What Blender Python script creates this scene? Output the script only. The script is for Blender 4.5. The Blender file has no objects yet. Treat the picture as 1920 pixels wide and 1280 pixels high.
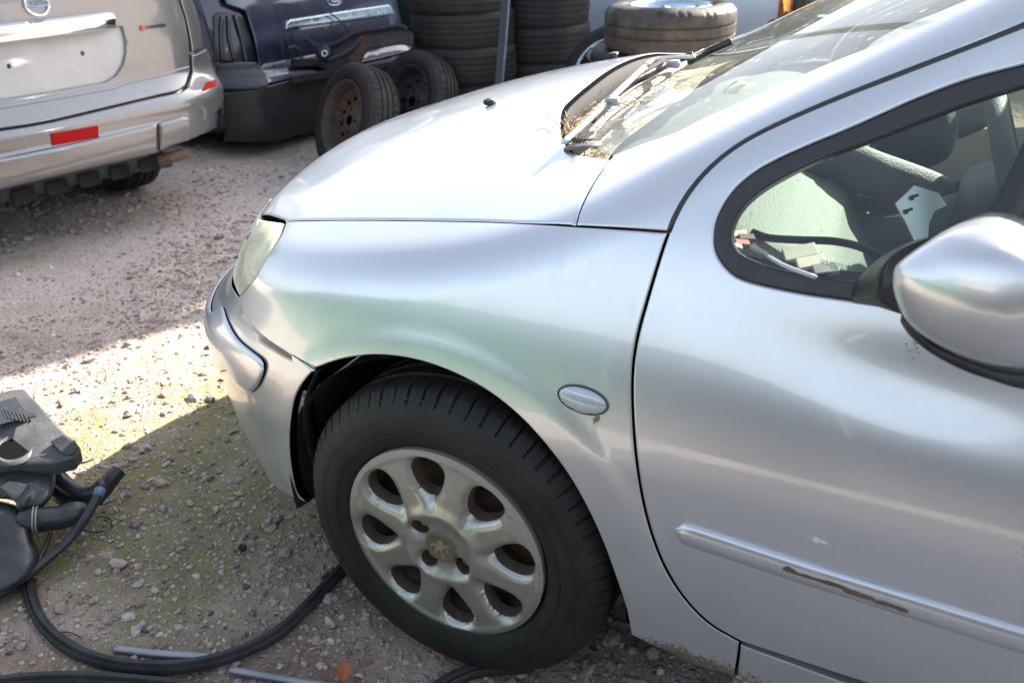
import bpy, math, random
import numpy as np
from mathutils import Vector, Matrix, noise
from mathutils.geometry import delaunay_2d_cdt
R_ = math.radians
random.seed(7); rng = np.random.default_rng(7)
scene = bpy.context.scene
col = scene.collection

# ------------------------------------------------------------------ camera
CP = np.array([0.6535, -1.8596, 1.3447])
YAW, PITCH, ROLL, FPX = R_(26.957), R_(27.525), R_(-1.297), 1570.45
def cam_axes():
    f = np.array([-math.sin(YAW)*math.cos(PITCH), math.cos(YAW)*math.cos(PITCH), -math.sin(PITCH)])
    r = np.array([math.cos(YAW), math.sin(YAW), 0.]); u = np.cross(r, f)
    c, s = math.cos(ROLL), math.sin(ROLL)
    return c*r+s*u, -s*r+c*u, f
CR, CU, CF = cam_axes()
cd = bpy.data.cameras.new('camera'); cam = bpy.data.objects.new('camera', cd); col.objects.link(cam)
M = Matrix(((CR[0], CU[0], -CF[0], CP[0]), (CR[1], CU[1], -CF[1], CP[1]), (CR[2], CU[2], -CF[2], CP[2]), (0, 0, 0, 1)))
cam.matrix_world = M
cd.sensor_fit = 'HORIZONTAL'; cd.sensor_width = 22.3; cd.lens = FPX/1920*22.3
cd.clip_start = .05; cd.clip_end = 500
cd.dof.use_dof = True; cd.dof.focus_distance = 1.55; cd.dof.aperture_fstop = 3.5
scene.camera = cam

# ------------------------------------------------------------------ sky, sun, exposure
SUNV = Vector((.46, .89, .74)).normalized()          # towards the sun
SUN_EL = math.asin(SUNV.z); SUN_AZ = math.atan2(SUNV.x, SUNV.y)
w = bpy.data.worlds.new('World'); scene.world = w; w.use_nodes = True
nt = w.node_tree; nt.nodes.clear()
sky = nt.nodes.new('ShaderNodeTexSky'); sky.sky_type = 'NISHITA'; sky.sun_disc = False
sky.sun_elevation = SUN_EL; sky.sun_rotation = SUN_AZ; sky.air_density = 1.0; sky.dust_density = 2.2; sky.ozone_density = 1.0
bg = nt.nodes.new('ShaderNodeBackground'); bg.inputs[1].default_value = 0.09
wo = nt.nodes.new('ShaderNodeOutputWorld')
hs = nt.nodes.new('ShaderNodeHueSaturation'); hs.inputs['Saturation'].default_value = .60
nt.links.new(sky.outputs[0], hs.inputs['Color']); nt.links.new(hs.outputs[0], bg.inputs[0]); nt.links.new(bg.outputs[0], wo.inputs[0])
sl = bpy.data.lights.new('sun', 'SUN'); sl.energy = 5.0; sl.angle = R_(.53); sl.color = (1, .935, .83)
so = bpy.data.objects.new('sun', sl); col.objects.link(so); so.rotation_euler = SUNV.to_track_quat('Z', 'Y').to_euler()
scene.view_settings.view_transform = 'Standard'; scene.view_settings.look = 'None'
scene.view_settings.exposure = 2.25; scene.view_settings.gamma = 1
scene.render.engine = 'CYCLES'
scene.cycles.max_bounces = 8; scene.cycles.transparent_max_bounces = 16; scene.cycles.use_denoising = True
scene.cycles.caustics_reflective = False; scene.cycles.caustics_refractive = False

# ------------------------------------------------------------------ geometry helpers
def ray(px):
    px = np.atleast_2d(np.asarray(px, float))
    return CF+CR*((px[:, 0:1]-960)/FPX)-CU*((px[:, 1:2]-640)/FPX)
def proj(P):
    d = np.atleast_2d(P)-CP; z = d@CF
    return np.stack([960+FPX*(d@CR)/z, 640-FPX*(d@CU)/z], -1)
def at(px, axis, val):
    v = ray(px); t = (val-CP[axis])/v[:, axis]; return CP+v*t[:, None]
def atd(px, dep):
    return CP+ray(px)*np.atleast_1d(dep)[:, None]
def pl(x, xs, ys):
    xs = np.array(xs, float); ys = np.array(ys, float); h = np.diff(xs); d = np.diff(ys)/h
    m = np.empty(len(xs)); m[0] = d[0]; m[-1] = d[-1]
    for i in range(1, len(xs)-1):
        m[i] = 0 if d[i-1]*d[i] <= 0 else (h[i]*d[i-1]+h[i-1]*d[i])/(h[i]+h[i-1])
    x = np.clip(x, xs[0], xs[-1]); i = np.clip(np.searchsorted(xs, x)-1, 0, len(xs)-2)
    t = (x-xs[i])/h[i]; a = ys[i]; b = ys[i+1]
    return (2*t**3-3*t**2+1)*a+(t**3-2*t**2+t)*h[i]*m[i]+(-2*t**3+3*t**2)*b+(t**3-t**2)*h[i]*m[i+1]
def smax(a, b, k):
    h = np.clip(.5+.5*(a-b)/k, 0, 1); return b+(a-b)*h+k*h*(1-h)
def smin(a, b, k): return -smax(-a, -b, k)
def sstep(a, b, x):
    t = np.clip((x-a)/(b-a), 0, 1); return t*t*(3-2*t)
def unit(v):
    v = np.asarray(v, float); return v/(np.linalg.norm(v, axis=-1, keepdims=True)+1e-12)
def crom(P, step, closed=False):
    """Catmull-Rom through points, resampled at about `step`."""
    P = np.asarray(P, float); n = len(P)
    if n < 2: return P
    if n == 2 and not closed:
        k = max(2, int(np.linalg.norm(P[1]-P[0])/step)+1); t = np.linspace(0, 1, k)[:, None]; return P[0]*(1-t)+P[1]*t
    if closed: Q = np.vstack([P[-1], P, P[0], P[1]]); m = n
    else: Q = np.vstack([2*P[0]-P[1], P, 2*P[-1]-P[-2]]); m = n-1
    out = []
    for i in range(m):
        a, b, c, d = Q[i:i+4]; k = 14; t = np.linspace(0, 1, k, endpoint=False)[:, None]
        out.append(.5*(2*b+(c-a)*t+(2*a-5*b+4*c-d)*t*t+(-a+3*b-3*c+d)*t**3))
    out = np.vstack(out+([Q[1:2]] if closed else [P[-1:]]))
    L = np.r_[0, np.cumsum(np.linalg.norm(np.diff(out, axis=0), axis=1))]
    k = max(3, int(L[-1]/step)+1); s = np.linspace(0, L[-1], k)
    r = np.stack([np.interp(s, L, out[:, j]) for j in range(P.shape[1])], 1)
    return r[:-1] if closed else r
def pip(poly, pts):
    x, y = pts[:, 0], pts[:, 1]; ins = np.zeros(len(pts), bool); n = len(poly)
    for i in range(n):
        x1, y1 = poly[i]; x2, y2 = poly[(i+1) % n]
        if y1 == y2: continue
        c = ((y1 > y) != (y2 > y)) & (x < (x2-x1)*(y-y1)/(y2-y1)+x1); ins ^= c
    return ins

def obj(name, mesh, parent=None, mat=None):
    o = bpy.data.objects.new(name, mesh); col.objects.link(o)
    if mat is not None and not mesh.materials: mesh.materials.append(mat)
    if parent is not None: o.parent = parent
    return o
def mk(name, V, Fc, mat, parent=None, smooth=True, normals=None, loc=None, sharp=None):
    me = bpy.data.meshes.new(name)
    V = np.asarray(V, float)
    if loc is not None: V = V-np.asarray(loc)
    me.from_pydata([tuple(v) for v in V], [], [tuple(int(i) for i in f) for f in Fc])
    if smooth: me.polygons.foreach_set('use_smooth', [True]*len(me.polygons))
    me.update()
    if sharp is not None and smooth: me.set_sharp_from_angle(angle=R_(sharp))
    if normals is not None:
        me.normals_split_custom_set_from_vertices([tuple(n) for n in normals])
    o = obj(name, me, parent, mat)
    if loc is not None: o.location = tuple(loc)
    return o
def thing(name, label, cat, loc=(0, 0, 0), group=None):
    o = bpy.data.objects.new(name, None); col.objects.link(o); o.location = loc; o.empty_display_size = .1
    return tag(o, label, cat, group)
def tag(o, label=None, cat=None, group=None, kind=None):
    if label: o['label'] = label
    if cat: o['category'] = cat
    if group: o['group'] = group
    if kind: o['kind'] = kind
    return o
def adopt(root):
    """children were built in world space: cancel the root's offset"""
    bpy.context.view_layer.update()
    for c in root.children: c.matrix_parent_inverse = root.matrix_world.inverted()
def dup(o, parent=None):
    c = o.copy(); col.objects.link(c)
    if parent is not None: c.parent = parent
    for ch in list(o.children): dup(ch, c)
    return c

class Geo:
    def __init__(s): s.v = []; s.f = []
    def add(s, V, Fc):
        n = sum(len(a) for a in s.v); s.v.append(np.asarray(V, float).reshape(-1, 3)); s.f += [tuple(int(i)+n for i in f) for f in Fc]; return s
    def mk(s, name, mat, parent=None, **k): return mk(name, np.vstack(s.v), s.f, mat, parent, **k)
def box_vf(c, h, ax=None, bev=0.0):
    """box with chamfered edges: centre, half sizes, axes rows"""
    ax = np.eye(3) if ax is None else np.asarray(ax, float); c = np.asarray(c, float); h = np.asarray(h, float)
    if bev <= 0:
        s = np.array([(x, y, z) for x in (-1, 1) for y in (-1, 1) for z in (-1, 1)], float)*h
        Fc = [(0, 1, 3, 2), (4, 6, 7, 5), (0, 4, 5, 1), (2, 3, 7, 6), (0, 2, 6, 4), (1, 5, 7, 3)]
        return c+s@ax, Fc
    V = []; idx = {}
    for x in (-1, 1):
        for y in (-1, 1):
            for z in (-1, 1):
                for k in range(3):
                    p = np.array([x*h[0], y*h[1], z*h[2]]); 
                    for j in range(3):
                        if j != k: p[j] -= np.sign(p[j])*bev
                    idx[(x, y, z, k)] = len(V); V.append(p)
    Fc = []
    for k in range(3):
        a, b = [j for j in range(3) if j != k]
        for s_ in (-1, 1):
            q = []
            for sa, sb in ((-1, -1), (1, -1), (1, 1), (-1, 1)):
                key = [0, 0, 0]; key[k] = s_; key[a] = sa; key[b] = sb; q.append(idx[(key[0], key[1], key[2], k)])
            if (s_ == 1) == (k == 1): q = q[::-1]
            Fc.append(tuple(q))
    for k in range(3):                                   # edges along axis k
        a, b = [j for j in range(3) if j != k]
        for sa in (-1, 1):
            for sb in (-1, 1):
                def key(sk, f):
                    t = [0, 0, 0]; t[k] = sk; t[a] = sa; t[b] = sb; return idx[(t[0], t[1], t[2], f)]
                Fc.append((key(-1, a), key(1, a), key(1, b), key(-1, b)))
    for x in (-1, 1):
        for y in (-1, 1):
            for z in (-1, 1): Fc.append((idx[(x, y, z, 0)], idx[(x, y, z, 1)], idx[(x, y, z, 2)]))
    return c+np.array(V)@ax, Fc
def frames(P, up):
    P = np.asarray(P, float); T = np.gradient(P, axis=0); T = unit(T)
    up = np.broadcast_to(np.asarray(up, float), P.shape)
    S = unit(np.cross(T, up)); U = np.cross(S, T); return T, S, U
def sweep_vf(P, prof, up=(0, 0, 1), scale=None, caps=True, closed=False):
    """prof: list of (side, up) offsets, closed loop"""
    P = np.asarray(P, float); T, S, U = frames(P, up); prof = np.asarray(prof, float); n, m = len(P), len(prof)
    sc = np.ones(n) if scale is None else np.asarray(scale, float)
    V = (P[:, None]+S[:, None]*(prof[None, :, 0:1]*sc[:, None, None])+U[:, None]*(prof[None, :, 1:2]*sc[:, None, None])).reshape(-1, 3)
    Fc = []
    for i in range(n if closed else n-1):
        for j in range(m):
            a = i*m+j; b = i*m+(j+1) % m; i2 = (i+1) % n; Fc.append((a, b, i2*m+(j+1) % m, i2*m+j))
    if caps and not closed: Fc.append(tuple(range(m))[::-1]); Fc.append(tuple((n-1)*m+j for j in range(m)))
    return V, Fc
def circ(r, n=12, rx=None): return [(r*math.cos(2*math.pi*i/n), (rx or r)*math.sin(2*math.pi*i/n)) for i in range(n)]
def tube_vf(P, r, n=10, up=(0, 0, 1), **k): return sweep_vf(P, circ(r, n), up, **k)
def rev_vf(prof, seg, c=(0, 0, 0), axis=(0, 1, 0), ref=(0, 0, 1), mod=None, close=False):
    """revolve profile [(radius, along axis)]; mod(i_profile, angle array)->radius offset"""
    a = unit(axis); x = unit(np.cross(ref, a)); z = np.cross(a, x); prof = np.asarray(prof, float); m = len(prof)
    th = np.linspace(0, 2*np.pi, seg, endpoint=False)
    Rr = np.repeat(prof[None, :, 0], seg, 0).copy(); A = np.repeat(prof[None, :, 1], seg, 0)
    if mod is not None: Rr = Rr+mod(th)
    V = np.asarray(c)+Rr[..., None]*(np.cos(th)[:, None, None]*x+np.sin(th)[:, None, None]*z)+A[..., None]*a
    Fc = []
    for i in range(seg):
        for j in range(m if close else m-1):
            j2 = (j+1) % m; i2 = (i+1) % seg; Fc.append((i*m+j, i*m+j2, i2*m+j2, i2*m+j))
    return V.reshape(-1, 3), Fc
def prism_vf(poly3, n, th, bev=.0):
    """polygon (3D points, ordered) extruded along -n by th with a small chamfered rim"""
    P = np.asarray(poly3, float); n = unit(n); m = len(P)
    c = P.mean(0); 
    T = unit(np.roll(P, -1, 0)-np.roll(P, 1, 0)); inw = np.cross(n, T)
    if ((c-P)*inw).sum() < 0: inw = -inw
    rings = [P+inw*bev, P-n*bev, P-n*th] if bev > 0 else [P, P-n*th]
    V = np.vstack(rings); Fc = [tuple(range(m))]; k = len(rings)
    for q in range(k-1):
        for i in range(m): j = (i+1) % m; Fc.append((q*m+i, (q+1)*m+i, (q+1)*m+j, q*m+j))
    Fc.append(tuple((k-1)*m+i for i in range(m))[::-1])
    return V, Fc

# ------------------------------------------------------------------ surfaces given as implicit functions
class Surf:
    """F<0 inside.  Points are addressed by two parameters (mode) and solved onto the surface."""
    def __init__(s, F, mode, c=(0, 0, 0), far=2.0, o=None, a=None, b=None):
        s.F = F; s.mode = mode; s.c = np.asarray(c, float); s.far = far; s.o = o; s.a = a; s.b = b
    def org(s, uv):
        u, v = uv[:, 0], uv[:, 1]; n = len(uv); z = np.zeros(n)
        if s.mode == 'xz': return np.stack([u, z-1.3, v], 1), np.tile([0., 1, 0], (n, 1)), 1.29
        if s.mode == 'xy': return np.stack([u, v, z+1.75], 1), np.tile([0., 0, -1], (n, 1)), 1.7
        if s.mode == 'uz':
            P = s.o+s.a*u[:, None]+s.b*.35+np.array([0, 0, 1.])*v[:, None]; return P, np.tile(-s.b, (n, 1)), 1.2
        if s.mode == 'sph': d = np.stack([np.sin(u)*np.cos(v), -np.cos(u)*np.cos(v), np.sin(v)], 1)
        if s.mode == 'sphx': d = np.stack([-np.cos(u)*np.cos(v), -np.sin(u)*np.cos(v), np.sin(v)], 1)
        return s.c+d*s.far, -d, s.far
    def inv(s, P):
        P = np.atleast_2d(P)
        if s.mode == 'xz': return P[:, [0, 2]]
        if s.mode == 'xy': return P[:, [0, 1]]
        if s.mode == 'uz': return np.stack([(P-s.o)@s.a, P[:, 2]], 1)
        d = unit(P-s.c)
        if s.mode == 'sph': return np.stack([np.arctan2(d[:, 0], -d[:, 1]), np.arcsin(d[:, 2])], 1)
        return np.stack([np.arctan2(-d[:, 1], -d[:, 0]), np.arcsin(d[:, 2])], 1)
    def ev(s, uv):
        O, D, L = s.org(uv); ts = np.linspace(0, L, 70)
        f = s.F(O[:, None]+D[:, None]*ts[None, :, None]) < 0
        i = np.maximum(np.argmax(f, 1), 1); i = np.where(f.any(1), i, len(ts)-1); a = ts[i-1]; b = ts[i]
        for _ in range(22):
            m = (a+b)/2; ins = s.F(O+D*m[:, None]) < 0; b = np.where(ins, m, b); a = np.where(ins, a, m)
        return O+D*b[:, None]
    def nrm(s, P, e=2e-3):
        g = np.stack([s.F(P+np.eye(3)[k]*e)-s.F(P-np.eye(3)[k]*e) for k in range(3)], -1); return unit(g)
def hit(px, F, lo=.5, hi=8, n=700):
    v = ray(px); ts = np.linspace(lo, hi, n); f = F(CP+v[:, None, :]*ts[None, :, None])
    s = f < 0; i = np.argmax(s, 1); bad = ~s.any(1); i = np.where(bad, f.argmin(1), i); i = np.maximum(i, 1); a = ts[i-1]; b = ts[i]
    for _ in range(26):
        m = (a+b)/2; ins = F(CP+v*m[:, None]) < 0; b = np.where(ins, m, b); a = np.where(ins, a, m)
    return CP+v*b[:, None]
def outline(F, segs, step):
    """segs: ('px', [...]) photographed edge traced on the surface, or ('p', [...]) points in space"""
    out = []
    for kind, pts in segs:
        P = hit(pts, F) if kind == 'px' else np.asarray(pts, float)
        out.append(crom(P, step) if len(P) > 1 else P)
    P = np.vstack(out); keep = [0]
    for i in range(1, len(P)):
        if np.linalg.norm(P[i]-P[keep[-1]]) > step*.35: keep.append(i)
    P = P[keep]
    if np.linalg.norm(P[0]-P[-1]) < step*.35: P = P[:-1]
    return P
def panel(name, S, segs, mat, parent, step=.012, grid=.016, gap=.002, rim=.003, drop=.002, flange=.015, holes=(), off=0.0, dark=None, bulge=None):
    Fo = S.F; 
    if off: S = Surf(lambda P: Fo(P)-off, S.mode, S.c, S.far, S.o, S.a, S.b)
    loops = []
    for k, sg in enumerate([segs]+list(holes)):
        P = outline(Fo, sg, step); uv = S.inv(P); P = S.ev(uv)
        A = .5*np.sum(uv[:, 0]*np.roll(uv[:, 1], -1)-np.roll(uv[:, 0], -1)*uv[:, 1])
        n = S.nrm(P); T = unit(np.roll(P, -1, 0)-np.roll(P, 1, 0)); inw = np.cross(n, T)
        # decide inward by testing against the polygon
        test = S.inv(P+inw*step*.6); frac = pip(uv, test).mean()
        if (frac < .5) != (k > 0): inw = -inw
        P0 = P+inw*gap; uv0 = S.inv(P0); P0 = S.ev(uv0)
        P1 = P+inw*(gap+rim); uv1 = S.inv(P1)
        loops.append((uv0, P0, uv1, inw, S.nrm(P0)))
    uvs = []; edges = []; kinds = []; base = 0
    for uv0, P0, uv1, inw, nn in loops:
        m = len(uv0)
        uvs += [uv0, uv1]; kinds += [1]*m+[0]*m
        edges += [(base+i, base+(i+1) % m) for i in range(m)]; base += 2*m
    # interior grid
    o0 = loops[0][0]; lo, hi = o0.min(0), o0.max(0)
    s1 = s2 = grid
    if S.mode in ('sph', 'sphx'):
        r = np.median(np.linalg.norm(loops[0][1]-S.c, axis=1)); s1 = s2 = grid/r
    gx, gy = np.meshgrid(np.arange(lo[0], hi[0], s1), np.arange(lo[1], hi[1], s2)); gx[::2] += s1*.5
    G = np.stack([gx.ravel(), gy.ravel()], 1); G = G[pip(o0, G)]
    for L in loops[1:]: G = G[~pip(L[0], G)]
    allb = np.vstack([np.vstack([L[0], L[2]]) for L in loops]); ok = np.ones(len(G), bool)
    for i in range(0, len(G), 800):
        d = np.sqrt(((G[i:i+800, None]-allb[None])**2).sum(-1)).min(1); ok[i:i+800] = d > s1*.45
    G = G[ok]; uvs.append(G); kinds += [0]*len(G)
    UV = np.vstack(uvs)
    ctr = UV.mean(0); scl = 1.0/np.ptp(UV, axis=0).max()
    res = delaunay_2d_cdt([Vector(((p[0]-ctr[0])*scl, (p[1]-ctr[1])*scl)) for p in UV], edges, [], 0, 1e-7)
    nv, _, fc, ov = res[0], res[1], res[2], res[3]
    UV2 = np.array([(v.x/scl+ctr[0], v.y/scl+ctr[1]) for v in nv]); k2 = np.array([max([kinds[q] for q in o] or [0]) for o in ov])
    T3 = np.array([f for f in fc if len(f) == 3]); cen = UV2[T3].mean(1); keep = pip(o0, cen)
    for L in loops[1:]: keep &= ~pip(L[0], cen)
    T3 = T3[keep]
    P = S.ev(UV2); N = S.nrm(P)
    if bulge is not None: P = P+N*bulge(UV2)[:, None]
    # orientation
    t = T3[:400]; fn = np.cross(P[t[:, 1]]-P[t[:, 0]], P[t[:, 2]]-P[t[:, 0]])
    if (fn*N[t[:, 0]]).sum() < 0: T3 = T3[:, ::-1]
    V = [P.copy()]; NN = [N.copy()]; Fs = [tuple(x) for x in T3]; nb = len(P)
    # lower the rim and roll its normals, then add the returned flange
    idx_of = {}
    for i, o in enumerate(ov):
        for q in o: idx_of[q] = i
    base = 0
    for uv0, P0, uv1, inw, nn in loops:
        m = len(uv0); ii = np.array([idx_of[base+i] for i in range(m)])
        V[0][ii] = V[0][ii]-N[ii]*drop; NN[0][ii] = unit(N[ii]-inw*.9)
        if flange > 0:
            a = V[0][ii]; b = a-N[ii]*flange
            V += [a-N[ii]*.0002, b]; NN += [-inw, -inw]
            for i in range(m):
                j = (i+1) % m; q = (nb+i, nb+m+i, nb+m+j, nb+j)
                # orient outward
                Fs.append(q)
            f0 = np.cross(b[0]-a[0], b[1]-a[0])
            if (f0*(-inw[0])).sum() < 0:
                for k in range(m): Fs[-1-k] = Fs[-1-k][::-1]
            nb += 2*m
        base += 2*m
    o = mk(name, np.vstack(V), Fs, mat, parent, normals=unit(np.vstack(NN)))
    if flange > 0 and dark is not None:
        o.data.materials.append(dark); k = len(T3)
        o.data.polygons.foreach_set('material_index', [0]*k+[1]*(len(Fs)-k))
    return o
def mirror_y(o, name=None):
    """same part on the other side of the car (mesh reflected in y)"""
    me = o.data; V = np.empty(len(me.vertices)*3); me.vertices.foreach_get('co', V); V = V.reshape(-1, 3)*[1, -1, 1]
    Fs = [tuple(p.vertices)[::-1] for p in me.polygons]
    return mk(name or o.name.split('.')[0], V, Fs, me.materials[0], o.parent, sharp=50)
def text_mesh(name, body, c, ax, up, n, size, m, parent, depth=.0015, shear=0., font_scale=1.):
    cu = bpy.data.curves.new(name, 'FONT'); cu.body = body; cu.size = size; cu.extrude = depth; cu.align_x = 'CENTER'; cu.align_y = 'CENTER'; cu.shear = shear; cu.resolution_u = 3
    t = bpy.data.objects.new(name, cu); me = bpy.data.meshes.new_from_object(t); bpy.data.objects.remove(t)
    o = obj(name, me, parent, m); ax = unit(ax)*font_scale; up = unit(up); n = unit(n)
    o.matrix_world = Matrix(((ax[0], up[0], n[0], c[0]), (ax[1], up[1], n[1], c[1]), (ax[2], up[2], n[2], c[2]), (0, 0, 0, 1))); return o
# ------------------------------------------------------------------ materials
def mat(name, rgb=(.5, .5, .5), rough=.5, metal=0., coat=0., coatr=.05, spec=.5, var=0., vscale=8., bump=0., bscale=60., rvar=0.):
    m = bpy.data.materials.new(name); m.use_nodes = True; t = m.node_tree; b = t.nodes['Principled BSDF']
    b.inputs['Base Color'].default_value = (*rgb, 1); b.inputs['Roughness'].default_value = rough; b.inputs['Metallic'].default_value = metal
    b.inputs['Coat Weight'].default_value = coat; b.inputs['Coat Roughness'].default_value = coatr; b.inputs['Specular IOR Level'].default_value = spec
    tc = t.nodes.new('ShaderNodeTexCoord')
    if var or rvar:
        n = t.nodes.new('ShaderNodeTexNoise'); n.inputs['Scale'].default_value = vscale; n.inputs['Detail'].default_value = 6; n.inputs['Roughness'].default_value = .65
        t.links.new(tc.outputs['Object'], n.inputs['Vector'])
        if var:
            r = t.nodes.new('ShaderNodeMapRange'); r.inputs['From Min'].default_value = .3; r.inputs['From Max'].default_value = .7
            r.inputs['To Min'].default_value = 1-var; r.inputs['To Max'].default_value = 1+var
            t.links.new(n.outputs['Fac'], r.inputs['Value'])
            x = t.nodes.new('ShaderNodeVectorMath'); x.operation = 'SCALE'; x.inputs[0].default_value = rgb
            t.links.new(r.outputs[0], x.inputs['Scale']); t.links.new(x.outputs[0], b.inputs['Base Color'])
        if rvar:
            r = t.nodes.new('ShaderNodeMapRange'); r.inputs['To Min'].default_value = max(.02, rough-rvar); r.inputs['To Max'].default_value = min(1, rough+rvar)
            r.inputs['From Min'].default_value = .3; r.inputs['From Max'].default_value = .7
            t.links.new(n.outputs['Fac'], r.inputs['Value']); t.links.new(r.outputs[0], b.inputs['Roughness'])
    if bump:
        n2 = t.nodes.new('ShaderNodeTexNoise'); n2.inputs['Scale'].default_value = bscale; n2.inputs['Detail'].default_value = 5
        t.links.new(tc.outputs['Object'], n2.inputs['Vector'])
        bp = t.nodes.new('ShaderNodeBump'); bp.inputs['Strength'].default_value = bump; bp.inputs['Distance'].default_value = .004
        t.links.new(n2.outputs['Fac'], bp.inputs['Height']); t.links.new(bp.outputs[0], b.inputs['Normal'])
    return m
def nd(t, typ, **k):
    n = t.nodes.new(typ)
    for a, v in k.items():
        if a.startswith('i_'): n.inputs[a[2:].replace('_', ' ')].default_value = v
        else: setattr(n, a, v)
    return n
def ramp(t, src, stops, interp='LINEAR'):
    r = t.nodes.new('ShaderNodeValToRGB'); r.color_ramp.interpolation = interp
    e = r.color_ramp.elements
    while len(e) < len(stops): e.new(.5)
    for q, (p, c) in zip(e, stops): q.position = p; q.color = (*c, 1) if len(c) == 3 else c
    t.links.new(src, r.inputs[0]); return r.outputs[0]
def noise_(t, vec, scale, detail=5, rough=.6, dist=0.):
    n = nd(t, 'ShaderNodeTexNoise', i_Scale=scale, i_Detail=detail, i_Roughness=rough, i_Distortion=dist); t.links.new(vec, n.inputs['Vector']); return n.outputs['Fac']
def mixc(t, fac, a, b):
    m = nd(t, 'ShaderNodeMix', data_type='RGBA')
    for s, v in ((0, fac), (6, a), (7, b)):
        if isinstance(v, (int, float)): m.inputs[s].default_value = v
        elif isinstance(v, tuple): m.inputs[s].default_value = (*v, 1)
        else: t.links.new(v, m.inputs[s])
    return m.outputs[2]
def mth(t, op, a, b=0.):
    m = nd(t, 'ShaderNodeMath', operation=op)
    for i, v in ((0, a), (1, b)):
        if isinstance(v, (int, float)): m.inputs[i].default_value = v
        else: t.links.new(v, m.inputs[i])
    return m.outputs[0]

def paint(name, rgb, metal=.70, rough=.36, dust=.12, coat=1.0, dustc=(.45, .40, .33), grime=0., spots=()):
    """metallic paint under clear lacquer: fine flake, dust film, dried specks, road grime low down, and the odd dirty run"""
    m = bpy.data.materials.new(name); m.use_nodes = True; t = m.node_tree; b = t.nodes['Principled BSDF']
    tc = nd(t, 'ShaderNodeTexCoord').outputs['Object']
    fl = nd(t, 'ShaderNodeTexVoronoi', i_Scale=2600.); t.links.new(tc, fl.inputs['Vector'])
    v = nd(t, 'ShaderNodeVectorMath', operation='SCALE'); v.inputs[0].default_value = rgb
    mr = t.nodes.new('ShaderNodeMapRange'); mr.inputs['To Min'].default_value = .86; mr.inputs['To Max'].default_value = 1.10
    sep = nd(t, 'ShaderNodeSeparateColor'); t.links.new(fl.outputs['Color'], sep.inputs[0]); t.links.new(sep.outputs[0], mr.inputs['Value']); t.links.new(mr.outputs[0], v.inputs['Scale'])
    n1 = noise_(t, tc, 5.5, 7, .7, .4); film = ramp(t, n1, [(.35, (0, 0, 0)), (.75, (dust,)*3)])
    mpv = nd(t, 'ShaderNodeMapping'); mpv.inputs['Scale'].default_value = (38, 38, 4.5); t.links.new(tc, mpv.inputs[0])
    runs = ramp(t, noise_(t, mpv.outputs[0], 1., 5, .65), [(.56, (0, 0, 0)), (.74, (dust*1.5,)*3)])
    sp = nd(t, 'ShaderNodeTexVoronoi', i_Scale=62.); t.links.new(tc, sp.inputs['Vector'])
    gate = ramp(t, noise_(t, tc, 3.1, 3, .5), [(.50, (0, 0, 0)), (.60, (1, 1, 1))])
    sc_ = nd(t, 'ShaderNodeSeparateColor'); t.links.new(sp.outputs['Color'], sc_.inputs[0])
    dot = mth(t, 'MULTIPLY', ramp(t, sp.outputs['Distance'], [(.035, (1, 1, 1)), (.07, (0, 0, 0))]), ramp(t, sc_.outputs[0], [(.60, (0, 0, 0)), (.62, (1, 1, 1))]))
    spk = mth(t, 'MULTIPLY', mth(t, 'MULTIPLY', dot, gate), .75)
    d = mth(t, 'MAXIMUM', mth(t, 'MAXIMUM', film, runs), spk)
    sx = nd(t, 'ShaderNodeSeparateXYZ'); t.links.new(tc, sx.inputs[0])
    if grime:
        lowz = nd(t, 'ShaderNodeMapRange'); lowz.inputs['From Min'].default_value = .62; lowz.inputs['From Max'].default_value = .22; t.links.new(sx.outputs[2], lowz.inputs['Value'])
        gn = ramp(t, noise_(t, tc, 9., 8, .72), [(.38, (.15,)*3), (.68, (1, 1, 1))]); gg = mth(t, 'MULTIPLY', mth(t, 'MULTIPLY', lowz.outputs[0], gn), grime)
        d = mth(t, 'MAXIMUM', d, gg)
    c = mixc(t, d, v.outputs[0], dustc)
    tot = d
    for (px, py, pz, wx, wz, thr, colr) in spots:            # dirty patches: soft ellipse broken up by noise
        ex = mth(t, 'DIVIDE', mth(t, 'SUBTRACT', sx.outputs[0], px), wx); ez = mth(t, 'DIVIDE', mth(t, 'SUBTRACT', sx.outputs[2], pz), wz); ey = mth(t, 'DIVIDE', mth(t, 'SUBTRACT', sx.outputs[1], py), .12)
        rr = mth(t, 'SQRT', mth(t, 'ADD', mth(t, 'ADD', mth(t, 'MULTIPLY', ex, ex), mth(t, 'MULTIPLY', ez, ez)), mth(t, 'MULTIPLY', ey, ey)))
        el = mth(t, 'SUBTRACT', 1., rr); nn_ = noise_(t, tc, 170., 6, .8)
        mk_ = ramp(t, mth(t, 'ADD', nn_, mth(t, 'MULTIPLY', el, .35)), [(thr, (0, 0, 0)), (thr+.04, (1, 1, 1))]); mk_ = mth(t, 'MULTIPLY', mk_, mth(t, 'GREATER_THAN', el, 0.))
        c = mixc(t, mk_, c, colr); tot = mth(t, 'MAXIMUM', tot, mk_)
    t.links.new(c, b.inputs['Base Color'])
    t.links.new(mth(t, 'MULTIPLY', mth(t, 'SUBTRACT', 1., tot), metal), b.inputs['Metallic'])
    b.inputs['Roughness'].default_value = rough; b.inputs['Coat IOR'].default_value = 1.72
    t.links.new(mth(t, 'MULTIPLY', mth(t, 'SUBTRACT', 1., mth(t, 'MINIMUM', mth(t, 'MULTIPLY', tot, 1.6), 1.)), coat), b.inputs['Coat Weight'])
    sm = noise_(t, tc, 14., 5, .7); cr = t.nodes.new('ShaderNodeMapRange'); cr.inputs['From Min'].default_value = .35; cr.inputs['From Max'].default_value = .75; cr.inputs['To Min'].default_value = .03; cr.inputs['To Max'].default_value = .11
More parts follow.
